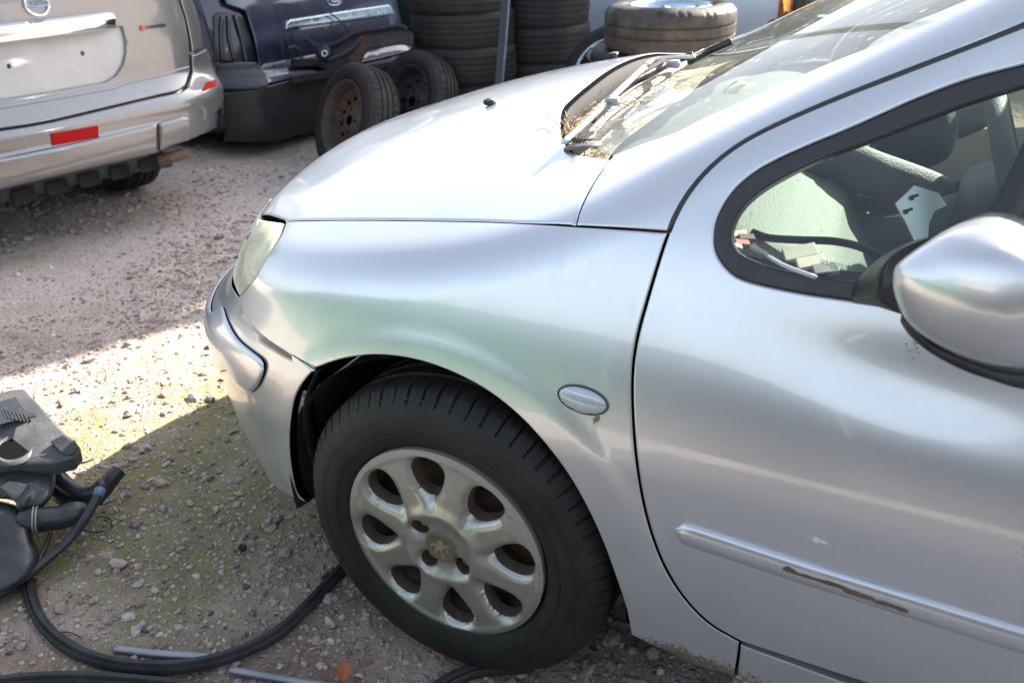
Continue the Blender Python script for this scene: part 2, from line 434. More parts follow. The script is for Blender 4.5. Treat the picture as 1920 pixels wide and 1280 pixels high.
    t.links.new(sm, cr.inputs['Value']); t.links.new(cr.outputs[0], b.inputs['Coat Roughness'])
    bp = nd(t, 'ShaderNodeBump', i_Strength=.05, i_Distance=.002); t.links.new(noise_(t, tc, 7., 2), bp.inputs['Height']); t.links.new(bp.outputs[0], b.inputs['Coat Normal'])
    return m
def glass(name, tint=(.80, .88, .84), dustc=(.62, .58, .50), dust=.10, specks=.6, streak=0., refl=1., sx=(1, 1, 1)):
    """window pane: clear tinted pane with a mirror skin and a coat of real dust"""
    m = bpy.data.materials.new(name); m.use_nodes = True; t = m.node_tree; t.nodes.clear()
    out = nd(t, 'ShaderNodeOutputMaterial'); tc = nd(t, 'ShaderNodeTexCoord').outputs['Object']
    mp = nd(t, 'ShaderNodeMapping'); mp.inputs['Scale'].default_value = sx; t.links.new(tc, mp.inputs[0]); tv = mp.outputs[0]
    tr = nd(t, 'ShaderNodeBsdfTransparent'); tr.inputs[0].default_value = (*tint, 1)
    gl = nd(t, 'ShaderNodeBsdfGlossy', i_Roughness=.015); gm = nd(t, 'ShaderNodeNewGeometry'); dt_ = nd(t, 'ShaderNodeVectorMath', operation='DOT_PRODUCT'); t.links.new(gm.outputs['Incoming'], dt_.inputs[0]); t.links.new(gm.outputs['Normal'], dt_.inputs[1])
    frv = mth(t, 'ADD', .04, mth(t, 'MULTIPLY', .96, mth(t, 'POWER', mth(t, 'SUBTRACT', 1., mth(t, 'ABSOLUTE', dt_.outputs['Value'])), 5.)))
    m1 = nd(t, 'ShaderNodeMixShader'); t.links.new(mth(t, 'MULTIPLY', frv, refl), m1.inputs[0]); t.links.new(tr.outputs[0], m1.inputs[1]); t.links.new(gl.outputs[0], m1.inputs[2])
    df = nd(t, 'ShaderNodeBsdfDiffuse'); df.inputs[0].default_value = (*dustc, 1)
    n1 = noise_(t, tv, 4., 8, .75, .6); f1 = ramp(t, n1, [(.30, (dust*.35,)*3), (.70, (dust*1.6,)*3)])
    vo = nd(t, 'ShaderNodeTexVoronoi', i_Scale=120., i_Randomness=1.); t.links.new(tv, vo.inputs['Vector'])
    g = ramp(t, noise_(t, tv, 9., 3), [(.42, (0, 0, 0)), (.6, (specks,)*3)])
    sp = mth(t, 'MULTIPLY', ramp(t, vo.outputs['Distance'], [(.10, (1, 1, 1)), (.20, (0, 0, 0))]), g)
    d = mth(t, 'MAXIMUM', f1, sp)
    if streak:
        mp2 = nd(t, 'ShaderNodeMapping'); mp2.inputs['Scale'].default_value = (26, 60, 26); mp2.inputs['Rotation'].default_value = (0, 0, .12); t.links.new(tc, mp2.inputs[0])
        vo2 = nd(t, 'ShaderNodeTexVoronoi', i_Scale=1.); t.links.new(mp2.outputs[0], vo2.inputs['Vector'])
        g2 = ramp(t, noise_(t, tc, 6., 3), [(.45, (0, 0, 0)), (.58, (streak,)*3)])
        d = mth(t, 'MAXIMUM', d, mth(t, 'MULTIPLY', ramp(t, vo2.outputs['Distance'], [(.13, (1, 1, 1)), (.22, (0, 0, 0))]), g2))
    m2 = nd(t, 'ShaderNodeMixShader'); t.links.new(d, m2.inputs[0]); t.links.new(m1.outputs[0], m2.inputs[1]); t.links.new(df.outputs[0], m2.inputs[2])
    t.links.new(m2.outputs[0], out.inputs[0]); return m

def rubber_m(name, rgb=(.011, .011, .011), dirt=(.13, .10, .075), amt=.5, rough=.62):
    m = bpy.data.materials.new(name); m.use_nodes = True; t = m.node_tree; b = t.nodes['Principled BSDF']
    tc = nd(t, 'ShaderNodeTexCoord').outputs['Object']
    f = ramp(t, noise_(t, tc, 11., 8, .75), [(.40, (0, 0, 0)), (.80, (amt,)*3)])
    fine = ramp(t, noise_(t, tc, 90., 4, .7), [(.5, (0, 0, 0)), (.8, (amt*.6,)*3)])
    t.links.new(mixc(t, mth(t, 'MAXIMUM', f, fine), rgb, dirt), b.inputs['Base Color'])
    b.inputs['Roughness'].default_value = rough; b.inputs['Specular IOR Level'].default_value = .35
    bp = nd(t, 'ShaderNodeBump', i_Strength=.25, i_Distance=.003); t.links.new(noise_(t, tc, 140., 4), bp.inputs['Height']); t.links.new(bp.outputs[0], b.inputs['Normal'])
    return m
def rust_m(name, steel=(.10, .085, .08), rust=(.22, .085, .04), lo=.42, hi=.62, rough=.7, scale=9.):
    m = bpy.data.materials.new(name); m.use_nodes = True; t = m.node_tree; b = t.nodes['Principled BSDF']
    tc = nd(t, 'ShaderNodeTexCoord').outputs['Object']
    f = ramp(t, noise_(t, tc, scale, 8, .7, .3), [(lo, (0, 0, 0)), (hi, (1, 1, 1))])
    f2 = ramp(t, noise_(t, tc, scale*5, 5, .7), [(.35, (.55,)*3), (.7, (1.2,)*3)])
    c = mixc(t, f, steel, rust); mm = nd(t, 'ShaderNodeMix', data_type='RGBA', blend_type='MULTIPLY'); mm.inputs[0].default_value = 1; t.links.new(c, mm.inputs[6]); t.links.new(f2, mm.inputs[7])
    t.links.new(mm.outputs[2], b.inputs['Base Color']); b.inputs['Roughness'].default_value = rough; b.inputs['Metallic'].default_value = .2
    return m

SPOTS = ((.685, -.85, .875, .022, .075, .70, (.06, .035, .02)), (.70, -.86, .93, .03, .02, .62, (.07, .04, .025)), (.285, -.865, .662, .010, .022, .68, (.16, .12, .09)), (.62, -.87, .555, .03, .010, .73, (.70, .71, .71)), (.45, -.86, .22, .25, .045, .66, (.14, .11, .08)), (.86, -.86, .62, .02, .02, .74, (.12, .07, .04)))
SILVER = paint('silver_paint', (.585, .605, .635), metal=.71, rough=.31, dust=.18, grime=.35, spots=SPOTS)
SILVER2 = paint('warm_silver_paint', (.175, .178, .188), dust=.12, rough=.4)
BLUE = paint('dark_blue_paint', (.006, .012, .050), metal=.4, dust=.10, rough=.4)
BLUE2 = paint('pale_blue_paint', (.52, .60, .72), dust=.1)
DKGREEN = paint('dark_green_paint', (.01, .05, .035), metal=.3, dust=.06)
BLACKP = mat('black_plastic', (.022, .022, .024), .42, bump=.25, bscale=260, var=.3, rvar=.12)
GREYP = mat('grey_plastic', (.045, .048, .055), .5, bump=.25, bscale=160, var=.3)
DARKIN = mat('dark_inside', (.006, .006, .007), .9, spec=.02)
RUB = rubber_m('tyre_rubber', amt=.22); RUBD = rubber_m('dusty_tyre_rubber', (.012, .012, .013), (.10, .07, .05), .30)
RUBT = rubber_m('pale_dusty_rubber', (.024, .022, .021), (.20, .16, .12), .55)
RUBB = rubber_m('blackish_tyre_rubber', (.009, .009, .012), (.04, .035, .03), .3)
SEAL = mat('window_seal_rubber', (.020, .019, .022), .38, bump=.15, bscale=300, rvar=.1)
STRIP = rubber_m('door_seal_rubber', (.024, .025, .03), (.15, .13, .11), .4, .45)
CHROME = mat('chrome', (.85, .86, .88), .07, 1.0, rvar=.05)
CHROMED = mat('dull_chrome', (.42, .50, .56), .25, 1.0, rvar=.12, vscale=20)
STEEL = mat('steel', (.35, .33, .31), .42, .9, var=.2)
RUST = rust_m('rusty_steel', (.075, .068, .068), (.17, .072, .04), lo=.42, hi=.66); RUSTB = rust_m('rusty_dark_steel', (.035, .036, .045), (.14, .055, .03), .52, .66, scale=7)
BRAKE = rust_m('rusty_brake', (.10, .07, .06), (.17, .08, .05), .4, .6)
REDL = mat('red_reflector', (.40, .002, .004), .5, spec=.15, coat=.08, bump=.5, bscale=420)
CLEARL = mat('repeater_lens', (.48, .50, .54), .25, .4, coat=1.)
PRISM = mat('lens_prism', (.62, .64, .68), .15, .3)
TAN = mat('dust_and_sand', (.46, .36, .26), .95, bump=1., bscale=160, var=.3, vscale=40)
DASH = mat('pale_grey_dashboard', (.105, .12, .10), .62, bump=.5, bscale=420, var=.06)
DASHD = mat('dark_grey_dashboard', (.060, .062, .066), .6, bump=.5, bscale=380, var=.1)
SEATM = mat('dark_seat_cloth', (.05, .062, .072), .85, bump=.7, bscale=420, var=.2)
BEIGE = mat('beige_trim', (.55, .43, .33), .7, bump=.2, bscale=120, var=.12)
BLUEP = mat('blue_plastic', (.01, .06, .30), .4)
WHITEP = mat('white_paint', (.8, .8, .8), .4)
REDP = mat('red_paint', (.7, .06, .04), .4)
BLK = mat('black_lettering', (.03, .03, .035), .4)
PLATE = mat('plate_recess', (.52, .50, .50), .45, var=.12, vscale=7, coat=.3)
ALU = mat('grey_aluminium', (.33, .34, .37), .5, .5, var=.2, bump=.2)
ORANGE = rust_m('orange_rack_paint', (.62, .24, .035), (.30, .10, .03), .5, .7)
STRAW = mat('dry_needles', (.34, .23, .14), .9, var=.35, vscale=60)
GLASS_S = glass('side_glass', tint=(.84, .93, .89), dustc=(.45, .47, .45), dust=.045, specks=.35)
GLASS_W = glass('windscreen_glass', tint=(.84, .93, .87), dustc=(.45, .44, .40), dust=.15, specks=.5, streak=.9)
CREAM = glass('yellowed_lamp_lens', tint=(.92, .86, .66), dustc=(.74, .68, .50), dust=.80, specks=.95)
GLASS_D = glass('dark_window_glass', tint=(.20, .30, .30), dust=.04, specks=.1)

def worn_cap_mat():
    """silver hub cap: peeled lacquer at the rim, brown dirt towards the hub and in the holes"""
    m = bpy.data.materials.new('worn_hubcap_silver'); m.use_nodes = True; t = m.node_tree; b = t.nodes['Principled BSDF']
    tc = nd(t, 'ShaderNodeTexCoord').outputs['Object']
    sx = nd(t, 'ShaderNodeSeparateXYZ'); t.links.new(tc, sx.inputs[0])
    r = mth(t, 'SQRT', mth(t, 'ADD', mth(t, 'MULTIPLY', sx.outputs[0], sx.outputs[0]), mth(t, 'MULTIPLY', sx.outputs[2], sx.outputs[2])))
    n = noise_(t, tc, 26., 7, .72, 1.2); up = mth(t, 'MULTIPLY', sx.outputs[2], 1.1)
    peel = ramp(t, mth(t, 'ADD', mth(t, 'ADD', mth(t, 'MULTIPLY', r, 2.3), n), up), [(.955, (0, 0, 0)), (.97, (1, 1, 1))])
    hub = ramp(t, mth(t, 'ADD', mth(t, 'MULTIPLY', r, 7.), mth(t, 'MULTIPLY', noise_(t, tc, 18., 5), .5)), [(.38, (.85,)*3), (.75, (0, 0, 0))])
    gr = ramp(t, noise_(t, tc, 14., 7, .7), [(.42, (0, 0, 0)), (.8, (.5,)*3)])
    base = mixc(t, gr, (.46, .46, .42), (.20, .155, .11)); base = mixc(t, hub, base, (.15, .11, .07)); base = mixc(t, mth(t, 'MULTIPLY', peel, .8), base, (.30, .26, .22))
    t.links.new(base, b.inputs['Base Color'])
    dirt = mth(t, 'MAXIMUM', mth(t, 'MAXIMUM', hub, gr), peel)
    t.links.new(mth(t, 'SUBTRACT', .82, mth(t, 'MULTIPLY', dirt, .6)), b.inputs['Metallic']); t.links.new(mth(t, 'ADD', .30, mth(t, 'MULTIPLY', dirt, .32)), b.inputs['Roughness'])
    b.inputs['Coat Weight'].default_value = .0
    bp = nd(t, 'ShaderNodeBump', i_Strength=.6, i_Distance=.0012); t.links.new(peel, bp.inputs['Height']); t.links.new(bp.outputs[0], b.inputs['Normal'])
    return m
CAPM = worn_cap_mat()

def ground_mat():
    m = bpy.data.materials.new('gravel_ground'); m.use_nodes = True; t = m.node_tree; b = t.nodes['Principled BSDF']
    tc = nd(t, 'ShaderNodeTexCoord').outputs['Object']
    sx0 = nd(t, 'ShaderNodeSeparateXYZ'); t.links.new(tc, sx0.inputs[0]); nd_x, nd_y = sx0.outputs[0], sx0.outputs[1]
    big = noise_(t, tc, 1.3, 6, .6, .5); mid = noise_(t, tc, 6., 6, .7); fine = noise_(t, tc, 45., 6, .75)
    c = ramp(t, mid, [(.32, (.19, .125, .09)), (.50, (.31, .225, .175)), (.68, (.45, .355, .295))])
    c = mixc(t, ramp(t, big, [(.45, (0, 0, 0)), (.65, (.7,)*3)]), c, (.52, .425, .375))
    far_ = mth(t, 'SQRT', mth(t, 'ADD', mth(t, 'POWER', mth(t, 'ADD', nd_x, .9), 2.), mth(t, 'POWER', mth(t, 'ADD', nd_y, .8), 2.)))
    pale = ramp(t, mth(t, 'MULTIPLY', mth(t, 'ADD', far_, mth(t, 'MULTIPLY', mid, .8)), .25), [(.34, (0, 0, 0)), (.56, (.85,)*3)])  # far ground made paler in colour to lighten its shade
    c = mixc(t, pale, c, mixc(t, fine, (.50, .41, .365), (.78, .68, .62)))
    moss_n = noise_(t, tc, 2.1, 5, .62, .8)
    sx = nd(t, 'ShaderNodeSeparateXYZ'); t.links.new(tc, sx.inputs[0])
    # moss keeps to the damp strip along the parked car
    dx = mth(t, 'MULTIPLY', mth(t, 'ADD', sx.outputs[0], .95), 1.0); dy = mth(t, 'ADD', sx.outputs[1], .62)
    dd = mth(t, 'SQRT', mth(t, 'ADD', mth(t, 'MULTIPLY', dx, dx), mth(t, 'MULTIPLY', dy, dy)))
    near = ramp(t, dd, [(.15, (.34,)*3), (.95, (.05,)*3)])
    moss = ramp(t, mth(t, 'ADD', moss_n, near), [(.61, (0, 0, 0)), (.79, (.88,)*3)])
    mossc = mixc(t, fine, (.11, .125, .018), (.29, .30, .08)); c = mixc(t, mth(t, 'MULTIPLY', moss, ramp(t, fine, [(.36, (.2,)*3), (.6, (1, 1, 1))])), c, mossc)
    vo = nd(t, 'ShaderNodeTexVoronoi', i_Scale=60.); t.links.new(tc, vo.inputs['Vector']); vo2 = nd(t, 'ShaderNodeTexVoronoi', i_Scale=150.); t.links.new(tc, vo2.inputs['Vector'])
    sc = nd(t, 'ShaderNodeSeparateColor'); t.links.new(vo.outputs['Color'], sc.inputs[0]); sc2 = nd(t, 'ShaderNodeSeparateColor'); t.links.new(vo2.outputs['Color'], sc2.inputs[0])
    g1 = mth(t, 'MULTIPLY', ramp(t, vo.outputs['Distance'], [(.30, (1, 1, 1)), (.42, (0, 0, 0))]), ramp(t, sc.outputs[0], [(.45, (0, 0, 0)), (.5, (1, 1, 1))]))
    g2 = mth(t, 'MULTIPLY', ramp(t, vo2.outputs['Distance'], [(.30, (1, 1, 1)), (.45, (0, 0, 0))]), ramp(t, sc2.outputs[0], [(.35, (0, 0, 0)), (.4, (1, 1, 1))]))
    gc = ramp(t, sc.outputs[1], [(0, (.30, .24, .20)), (.5, (.46, .40, .36)), (1, (.66, .60, .55))]); gc2 = ramp(t, sc2.outputs[1], [(0, (.20, .165, .14)), (.6, (.38, .34, .30)), (1, (.58, .53, .47))])
    c = mixc(t, mth(t, 'MULTIPLY', g2, .8), c, gc2); c = mixc(t, mth(t, 'MULTIPLY', g1, .85), c, gc)
    oil = ramp(t, noise_(t, tc, 1.9, 4, .5), [(.28, (1, 1, 1)), (.40, (0, 0, 0))]); c = mixc(t, mth(t, 'MULTIPLY', oil, .45), c, (.07, .045, .035))
    t.links.new(c, b.inputs['Base Color']); b.inputs['Roughness'].default_value = .95; b.inputs['Specular IOR Level'].default_value = .25
    h = mth(t, 'ADD', mth(t, 'MULTIPLY', g1, 1.), mth(t, 'ADD', mth(t, 'MULTIPLY', g2, .5), mth(t, 'MULTIPLY', fine, 1.2)))
    bp = nd(t, 'ShaderNodeBump', i_Strength=.9, i_Distance=.006); t.links.new(h, bp.inputs['Height']); t.links.new(bp.outputs[0], b.inputs['Normal'])
    return m
GROUND = ground_mat()
def stone_mat():
    m = bpy.data.materials.new('broken_stone'); m.use_nodes = True; t = m.node_tree; b = t.nodes['Principled BSDF']
    at_ = nd(t, 'ShaderNodeAttribute', attribute_name='tone'); tc = nd(t, 'ShaderNodeTexCoord').outputs['Object']
    c = ramp(t, at_.outputs['Fac'], [(0, (.14, .11, .09)), (.15, (.27, .20, .16)), (.45, (.38, .31, .265)), (.7, (.50, .44, .385)), (.9, (.44, .30, .245)), (1, (.68, .61, .55))])
    n = ramp(t, noise_(t, tc, 90., 5, .7), [(.3, (.65,)*3), (.7, (1.15,)*3)]); mm = nd(t, 'ShaderNodeMix', data_type='RGBA', blend_type='MULTIPLY'); mm.inputs[0].default_value = 1
    t.links.new(c, mm.inputs[6]); t.links.new(n, mm.inputs[7]); t.links.new(mm.outputs[2], b.inputs['Base Color']); b.inputs['Roughness'].default_value = .9; b.inputs['Specular IOR Level'].default_value = .3
    return m
STONE = stone_mat()
# ------------------------------------------------------------------ ground
def gh(x, y):
    return .010*np.sin(x*2.3+1.1)*np.cos(y*1.9-.4)+.006*np.sin(x*6.1+y*4.7)+.004*np.sin(y*9.3-x*7.7)-.004
def axis_lines(lo, hi, st):
    a = np.arange(lo, hi, st); out = [a]; d = st; x = hi; up = []; 
    while x < 220: up.append(x); d *= 1.35; x += d
    d = st; x = lo-st; dn = []
    while x > -220: dn.append(x); d *= 1.35; x -= d
    return np.r_[dn[::-1], a, up]
gx, gy = axis_lines(-4, 1.6, .035), axis_lines(-1.8, 4, .035)
X, Y = np.meshgrid(gx, gy, indexing='ij'); fade = np.exp(-np.clip(np.hypot(X+1, Y-1)-5, 0, None)/4)
Z = gh(X, Y)*fade+rng.normal(0, .0018, X.shape)*(fade > .9)
nx, ny = X.shape; I = np.arange(nx*ny).reshape(nx, ny)
Q = np.stack([I[:-1, :-1], I[1:, :-1], I[1:, 1:], I[:-1, 1:]], -1).reshape(-1, 4)
g = mk('ground', np.stack([X, Y, Z], -1).reshape(-1, 3), Q, GROUND); tag(g, kind='structure')

def stones(name, n, xr, yr, med, spread, smax_, label, cat='gravel', pale=1.):
    ph = (1+5**.5)/2
    ico = np.array([(-1, ph, 0), (1, ph, 0), (-1, -ph, 0), (1, -ph, 0), (0, -1, ph), (0, 1, ph), (0, -1, -ph), (0, 1, -ph), (ph, 0, -1), (ph, 0, 1), (-ph, 0, -1), (-ph, 0, 1)])/1.9
    T = np.array([(0, 11, 5), (0, 5, 1), (0, 1, 7), (0, 7, 10), (0, 10, 11), (1, 5, 9), (5, 11, 4), (11, 10, 2), (10, 7, 6), (7, 1, 8), (3, 9, 4), (3, 4, 2), (3, 2, 6), (3, 6, 8), (3, 8, 9), (4, 9, 5), (2, 4, 11), (6, 2, 10), (8, 6, 7), (9, 8, 1)])
    x = rng.uniform(*xr, n); y = rng.uniform(*yr, n)
    cl = np.array([noise.noise(Vector((a*1.7, b*1.7, 3.))) for a, b in zip(x, y)])
    keep = rng.random(n) < np.clip(.55+cl*1.2, .12, 1); x, y = x[keep], y[keep]; n = len(x)
    s = np.minimum(med*np.exp(rng.normal(0, spread, n)), smax_)
    V = np.tile(ico, (n, 1, 1))*(1+rng.normal(0, .20, (n, 12, 1))+rng.normal(0, .10, (n, 12, 3)))
    V *= np.stack([rng.uniform(.8, 1.35, n), rng.uniform(.6, 1.0, n), rng.uniform(.4, .8, n)], -1)[:, None]
    # random rotation: tilt a little, spin fully
    a = rng.uniform(0, 2*np.pi, n); b = rng.normal(0, .35, n); ca, sa, cb, sb = np.cos(a), np.sin(a), np.cos(b), np.sin(b)
    V = np.stack([V[..., 0], V[..., 1]*cb[:, None]-V[..., 2]*sb[:, None], V[..., 1]*sb[:, None]+V[..., 2]*cb[:, None]], -1)
    V = np.stack([V[..., 0]*ca[:, None]-V[..., 1]*sa[:, None], V[..., 0]*sa[:, None]+V[..., 1]*ca[:, None], V[..., 2]], -1)
    V = V*s[:, None, None]*.5; zc = gh(x, y)+s*.10
    V += np.stack([x, y, zc], -1)[:, None]
    me = bpy.data.meshes.new(name); F_ = (T[None]+12*np.arange(n)[:, None, None]).reshape(-1)
    me.vertices.add(n*12); me.vertices.foreach_set('co', V.reshape(-1)); nf = n*20
    me.loops.add(nf*3); me.loops.foreach_set('vertex_index', F_); me.polygons.add(nf)
    me.polygons.foreach_set('loop_start', np.arange(nf)*3); me.update(calc_edges=True)
    me.polygons.foreach_set('use_smooth', np.zeros(nf, bool)); at_ = me.attributes.new('tone', 'FLOAT', 'POINT'); at_.data.foreach_set('value', np.repeat(rng.random(n)**pale, 12))
    o = obj(name, me, None, STONE); return tag(o, label, cat, None, 'stuff')
stones('gravel', 36000, (-2.3, 1.0), (-1.75, .75), .0082, .55, .046, 'small broken stones strewn over the mossy dirt beside the front wheel', pale=.75)
stones('gravel', 26000, (-3.9, -.2), (.1, 3.4), .011, .5, .045, 'loose pale gravel in front of the parked cars and the tyre stacks', pale=.45)

# ------------------------------------------------------------------ the silver hatchback
WZ = ([.0, .2, .3, .45, .58, .66, .75, .85, .93, 1.0, 1.15, 1.3, 1.42, 1.6], [.80, .842, .857, .868, .869, .863, .848, .819, .79, .757, .69, .63, .58, .50])
FXP = ([.0, .2, .35, .5, .58, .62, .66, .72, .8, .9, 1.0, 1.5], [-.77, -.81, -.86, -.88, -.868, -.81, -.775, -.735, -.695, -.63, -.56, -.2])
HC = ([-.9, -.66, -.5, -.3, -.1, .1, .3, .6], [.72, .84, .897, .96, 1.008, 1.043, 1.063, 1.08])
WC = np.array([-.004, -.865, .3125])
def Fcar(P):
    x, y, z = P[..., 0], P[..., 1], P[..., 2]; ay = np.sqrt(y*y+1e-8)
    W = pl(z, *WZ); Lx = .1-pl(z, *FXP)
    r = np.hypot(x-WC[0], z-WC[2])
    W = W+.0032*(1-sstep(.400, .436, r))*sstep(.25, .33, r)              # flared lip round the wheel arch
    W = W-.010*np.exp(-((x-.72)/.17)**2-((z-.80+.10*(x-.7))/.052)**2)    # shallow scoop below the mirror
    u = np.clip((.1-x)/Lx, 0, None); rho = (u**3.6+(ay/W)**2.5)**.4
    side = (rho-1)*W; side = smax(side, x-3.32, .12)
    hood = (z-(pl(x, *HC)-.26*y*y))*.95
    ws = (z-(.975+(x-.028-.415*y*y)*.5206))*.88
    roof = z-(1.50-.05*y*y-.03*np.clip(x-1.6, 0, None)**2)
    return smax(side, smin(hood, smax(ws, roof, .12), .05), .05)
XZ = Surf(Fcar, 'xz'); XY = Surf(Fcar, 'xy'); SPH = Surf(Fcar, 'sph', (.1, -.15, .45)); SPP = Surf(Fcar, 'sph', (.7, .25, .75)); SPX = Surf(Fcar, 'sphx', (.0, 0, .45))
car = thing('parked_car', 'silver hatchback wreck with open gap round its dusty windscreen, filling the right of the yard', 'car')
def off_s(S, o): return Surf(lambda P, F=S.F: F(P)-o, S.mode, S.c, S.far)
def onxz(pts): return XZ.ev(np.array(pts, float))
def onxy(pts): return XY.ev(np.array(pts, float))

hoodline = [(535, 413.5), (640, 411.5), (760, 412), (900, 414), (1000, 418), (1079, 423)]
hoodA = [(1079, 423), (1092, 380), (1110, 345), (1130, 315), (1149, 297)]
hoodR = [(1149, 297), (1108, 291), (1075, 284), (1057, 262), (1052, 235), (1056, 202), (1076, 180), (1100, 160), (1150, 135)]
gapd = [(1253, 435), (1238, 480), (1214, 560), (1195, 630), (1186, 690), (1185, 760), (1191, 850), (1205, 940), (1226, 1015), (1252, 1075), (1285, 1125), (1330, 1170), (1387, 1204)]
doortop = [(1253, 435), (1264, 408), (1287, 366), (1322, 322), (1372, 279), (1440, 240), (1560, 187), (1700, 132), (1920, 46)]
archl = [(1182, 1190), (1172, 1140), (1152, 1080), (1128, 1015), (1098, 950), (1060, 885), (1012, 823), (960, 770), (900, 726), (830, 692), (765, 673), (700, 667), (640, 675), (592, 691)]
fbl = [(592, 691), (555, 672), (510, 645), (475, 615), (455, 585), (447, 556)]
lampe = [(447, 556), (478, 520), (505, 475), (525, 442), (535, 415)]
# extension of the far points
rearhood = hit(hoodR, Fcar); hr_c = [(.002, -.10), (.001, 0.)]
rh = [(p[0], p[1]) for p in rearhood if p[1] < -.2]
half = rh+hr_c[:1]
full_rear = half+[(.001, 0.)]+[(a, -b) for a, b in half[::-1]]
hA = [(p[0], p[1]) for p in hit(hoodA, Fcar)]; hL = [(p[0], p[1]) for p in hit(hoodline, Fcar)]
nose = [(hL[0][0], hL[0][1]), (-.625, -.55), (-.69, -.42), (-.735, -.25), (-.752, -.1), (-.752, .1), (-.735, .25), (-.69, .42), (-.625, .55), (hL[0][0], -hL[0][1])]
m_ = lambda L: [(a, -b) for a, b in L[::-1]]
hood = panel('hood', XY, [('p', onxy(hL)), ('p', onxy(hA)), ('p', onxy(full_rear)), ('p', onxy(m_(hA))), ('p', onxy(m_(hL))), ('p', onxy(nose[::-1]))], SILVER, car, step=.010, grid=.018, dark=DARKIN, flange=.020, rim=.004, drop=.003)
fender = panel('fender', SPH, [('px', hoodline), ('px', [(1079, 423), (1160, 428), (1253, 435)]), ('px', gapd), ('px', [(1387, 1204), (1378, 1268)]), ('px', [(1378, 1268), (1310, 1250), (1240, 1218), (1182, 1190)]), ('px', archl), ('px', fbl), ('px', lampe)], SILVER, car, step=.008, grid=.012, dark=DARKIN, flange=.02)
# door: lower front corner traced, the rest carried on to the door's rear edge outside the frame
win_o = [(1920, 124), (1817, 151), (1717, 188), (1647, 219), (1576, 250), (1517, 274), (1451, 304), (1407, 331), (1371, 366), (1347, 408), (1341, 445), (1345, 473), (1364, 502), (1399, 524), (1495, 546), (1596, 561)]
win_i = [(1920, 158), (1817, 190), (1717, 228), (1640, 258), (1539, 296), (1464, 333), (1421, 360), (1391, 388), (1374, 419), (1370, 445), (1377, 464), (1394, 480), (1451, 502), (1539, 519), (1600, 527)]
dt = hit(doortop, Fcar); wt = hit([(1920, 124)], Fcar); wi = hit([(1920, 158)], Fcar)
door_top_ext = [tuple(dt[-1][[0, 2]]), (.86, 1.285), (1.0, 1.345), (1.2, 1.398), (1.42, 1.42)]
wo_b = hit(win_o[-1:], Fcar)[0][[0, 2]]; wi_b = hit(win_i[-1:], Fcar)[0][[0, 2]]
def wloop(first, px, bot, inset):
    t = [tuple(p[[0, 2]]) for p in first]
    top = [(1.40-inset, 1.375-inset), (1.2, 1.352-inset), (1.0, 1.298-inset), (.86, 1.235-inset)]+t
    return [('p', onxz([(1.40-inset, .985+inset), (1.40-inset, 1.375-inset)])), ('p', onxz(top)), ('px', [px[0]]+px[1:]), ('p', onxz([tuple(bot), (.85, bot[1]+.012), (1.40-inset, .985+inset)]))]
WO = wloop(wt, win_o, wo_b, 0); WI = wloop(wi, win_i, wi_b, .03)
dsegs = [('px', gapd[::-1]), ('px', doortop), ('p', onxz(door_top_ext)), ('p', onxz([(1.42, 1.42), (1.42, .32)])), ('p', onxz([(1.42, .32), (.95, .312), (.70, .308), tuple(hit([gapd[-1]], Fcar)[0][[0, 2]])]))]
door = panel('front_door', XZ, dsegs, SILVER, car, step=.009, grid=.013, holes=[WO], dark=DARKIN, flange=.02, rim=.004, drop=.003)
seal = panel('window_seal', XZ, WO, SEAL, car, step=.010, grid=.014, holes=[WI], off=.0025, gap=-.001, rim=.004, drop=.004, flange=.02)
sideglass = panel('window_glass', XZ, WI, GLASS_S, car, step=.02, grid=.04, off=-.012, gap=-.006, flange=0, drop=0)
# dark rubber between door frame and pillar
dl = hit(doortop, Fcar); dl = np.vstack([dl, onxz(door_top_ext[1:])])
nrm = XZ.nrm(dl); v, f = sweep_vf(crom(dl-nrm*.006, .02), circ(.0065, 8), (0, -1, 0)); mk('door_gap_seal', v, f, SEAL, car)
# pillar panel between hood, windscreen and door; it runs on as the roof rail
wse = [(1149, 290), (1200, 270), (1270, 245), (1330, 215), (1400, 185), (1480, 150), (1560, 115), (1650, 80), (1720, 50), (1800, 14)]
wsp = hit(wse, Fcar)
we = [tuple(p[:2]) for p in wsp if True]
wtop = [(.80, -.575), (.95, -.565), (1.06, -.55)]
pil_up = onxy(we+wtop)
psegs = [('px', [(1253, 435), (1160, 428), (1079, 423)]), ('px', hoodA[:-1]+[(1149, 290)]), ('p', pil_up), ('p', onxy([(1.06, -.55), (1.5, -.53), (2.4, -.53), (3.0, -.54)])), ('p', onxz([(3.1, 1.36), (2.4, 1.42), (1.42, 1.425)])), ('p', onxz(door_top_ext[::-1])), ('px', doortop[::-1])]
SPQ = Surf(Fcar, 'sph', (1.0, .55, .55), far=2.6)
pillar = panel('windscreen_pillar', SPQ, psegs, SILVER, car, step=.009, grid=.014, dark=DARKIN, flange=.012)
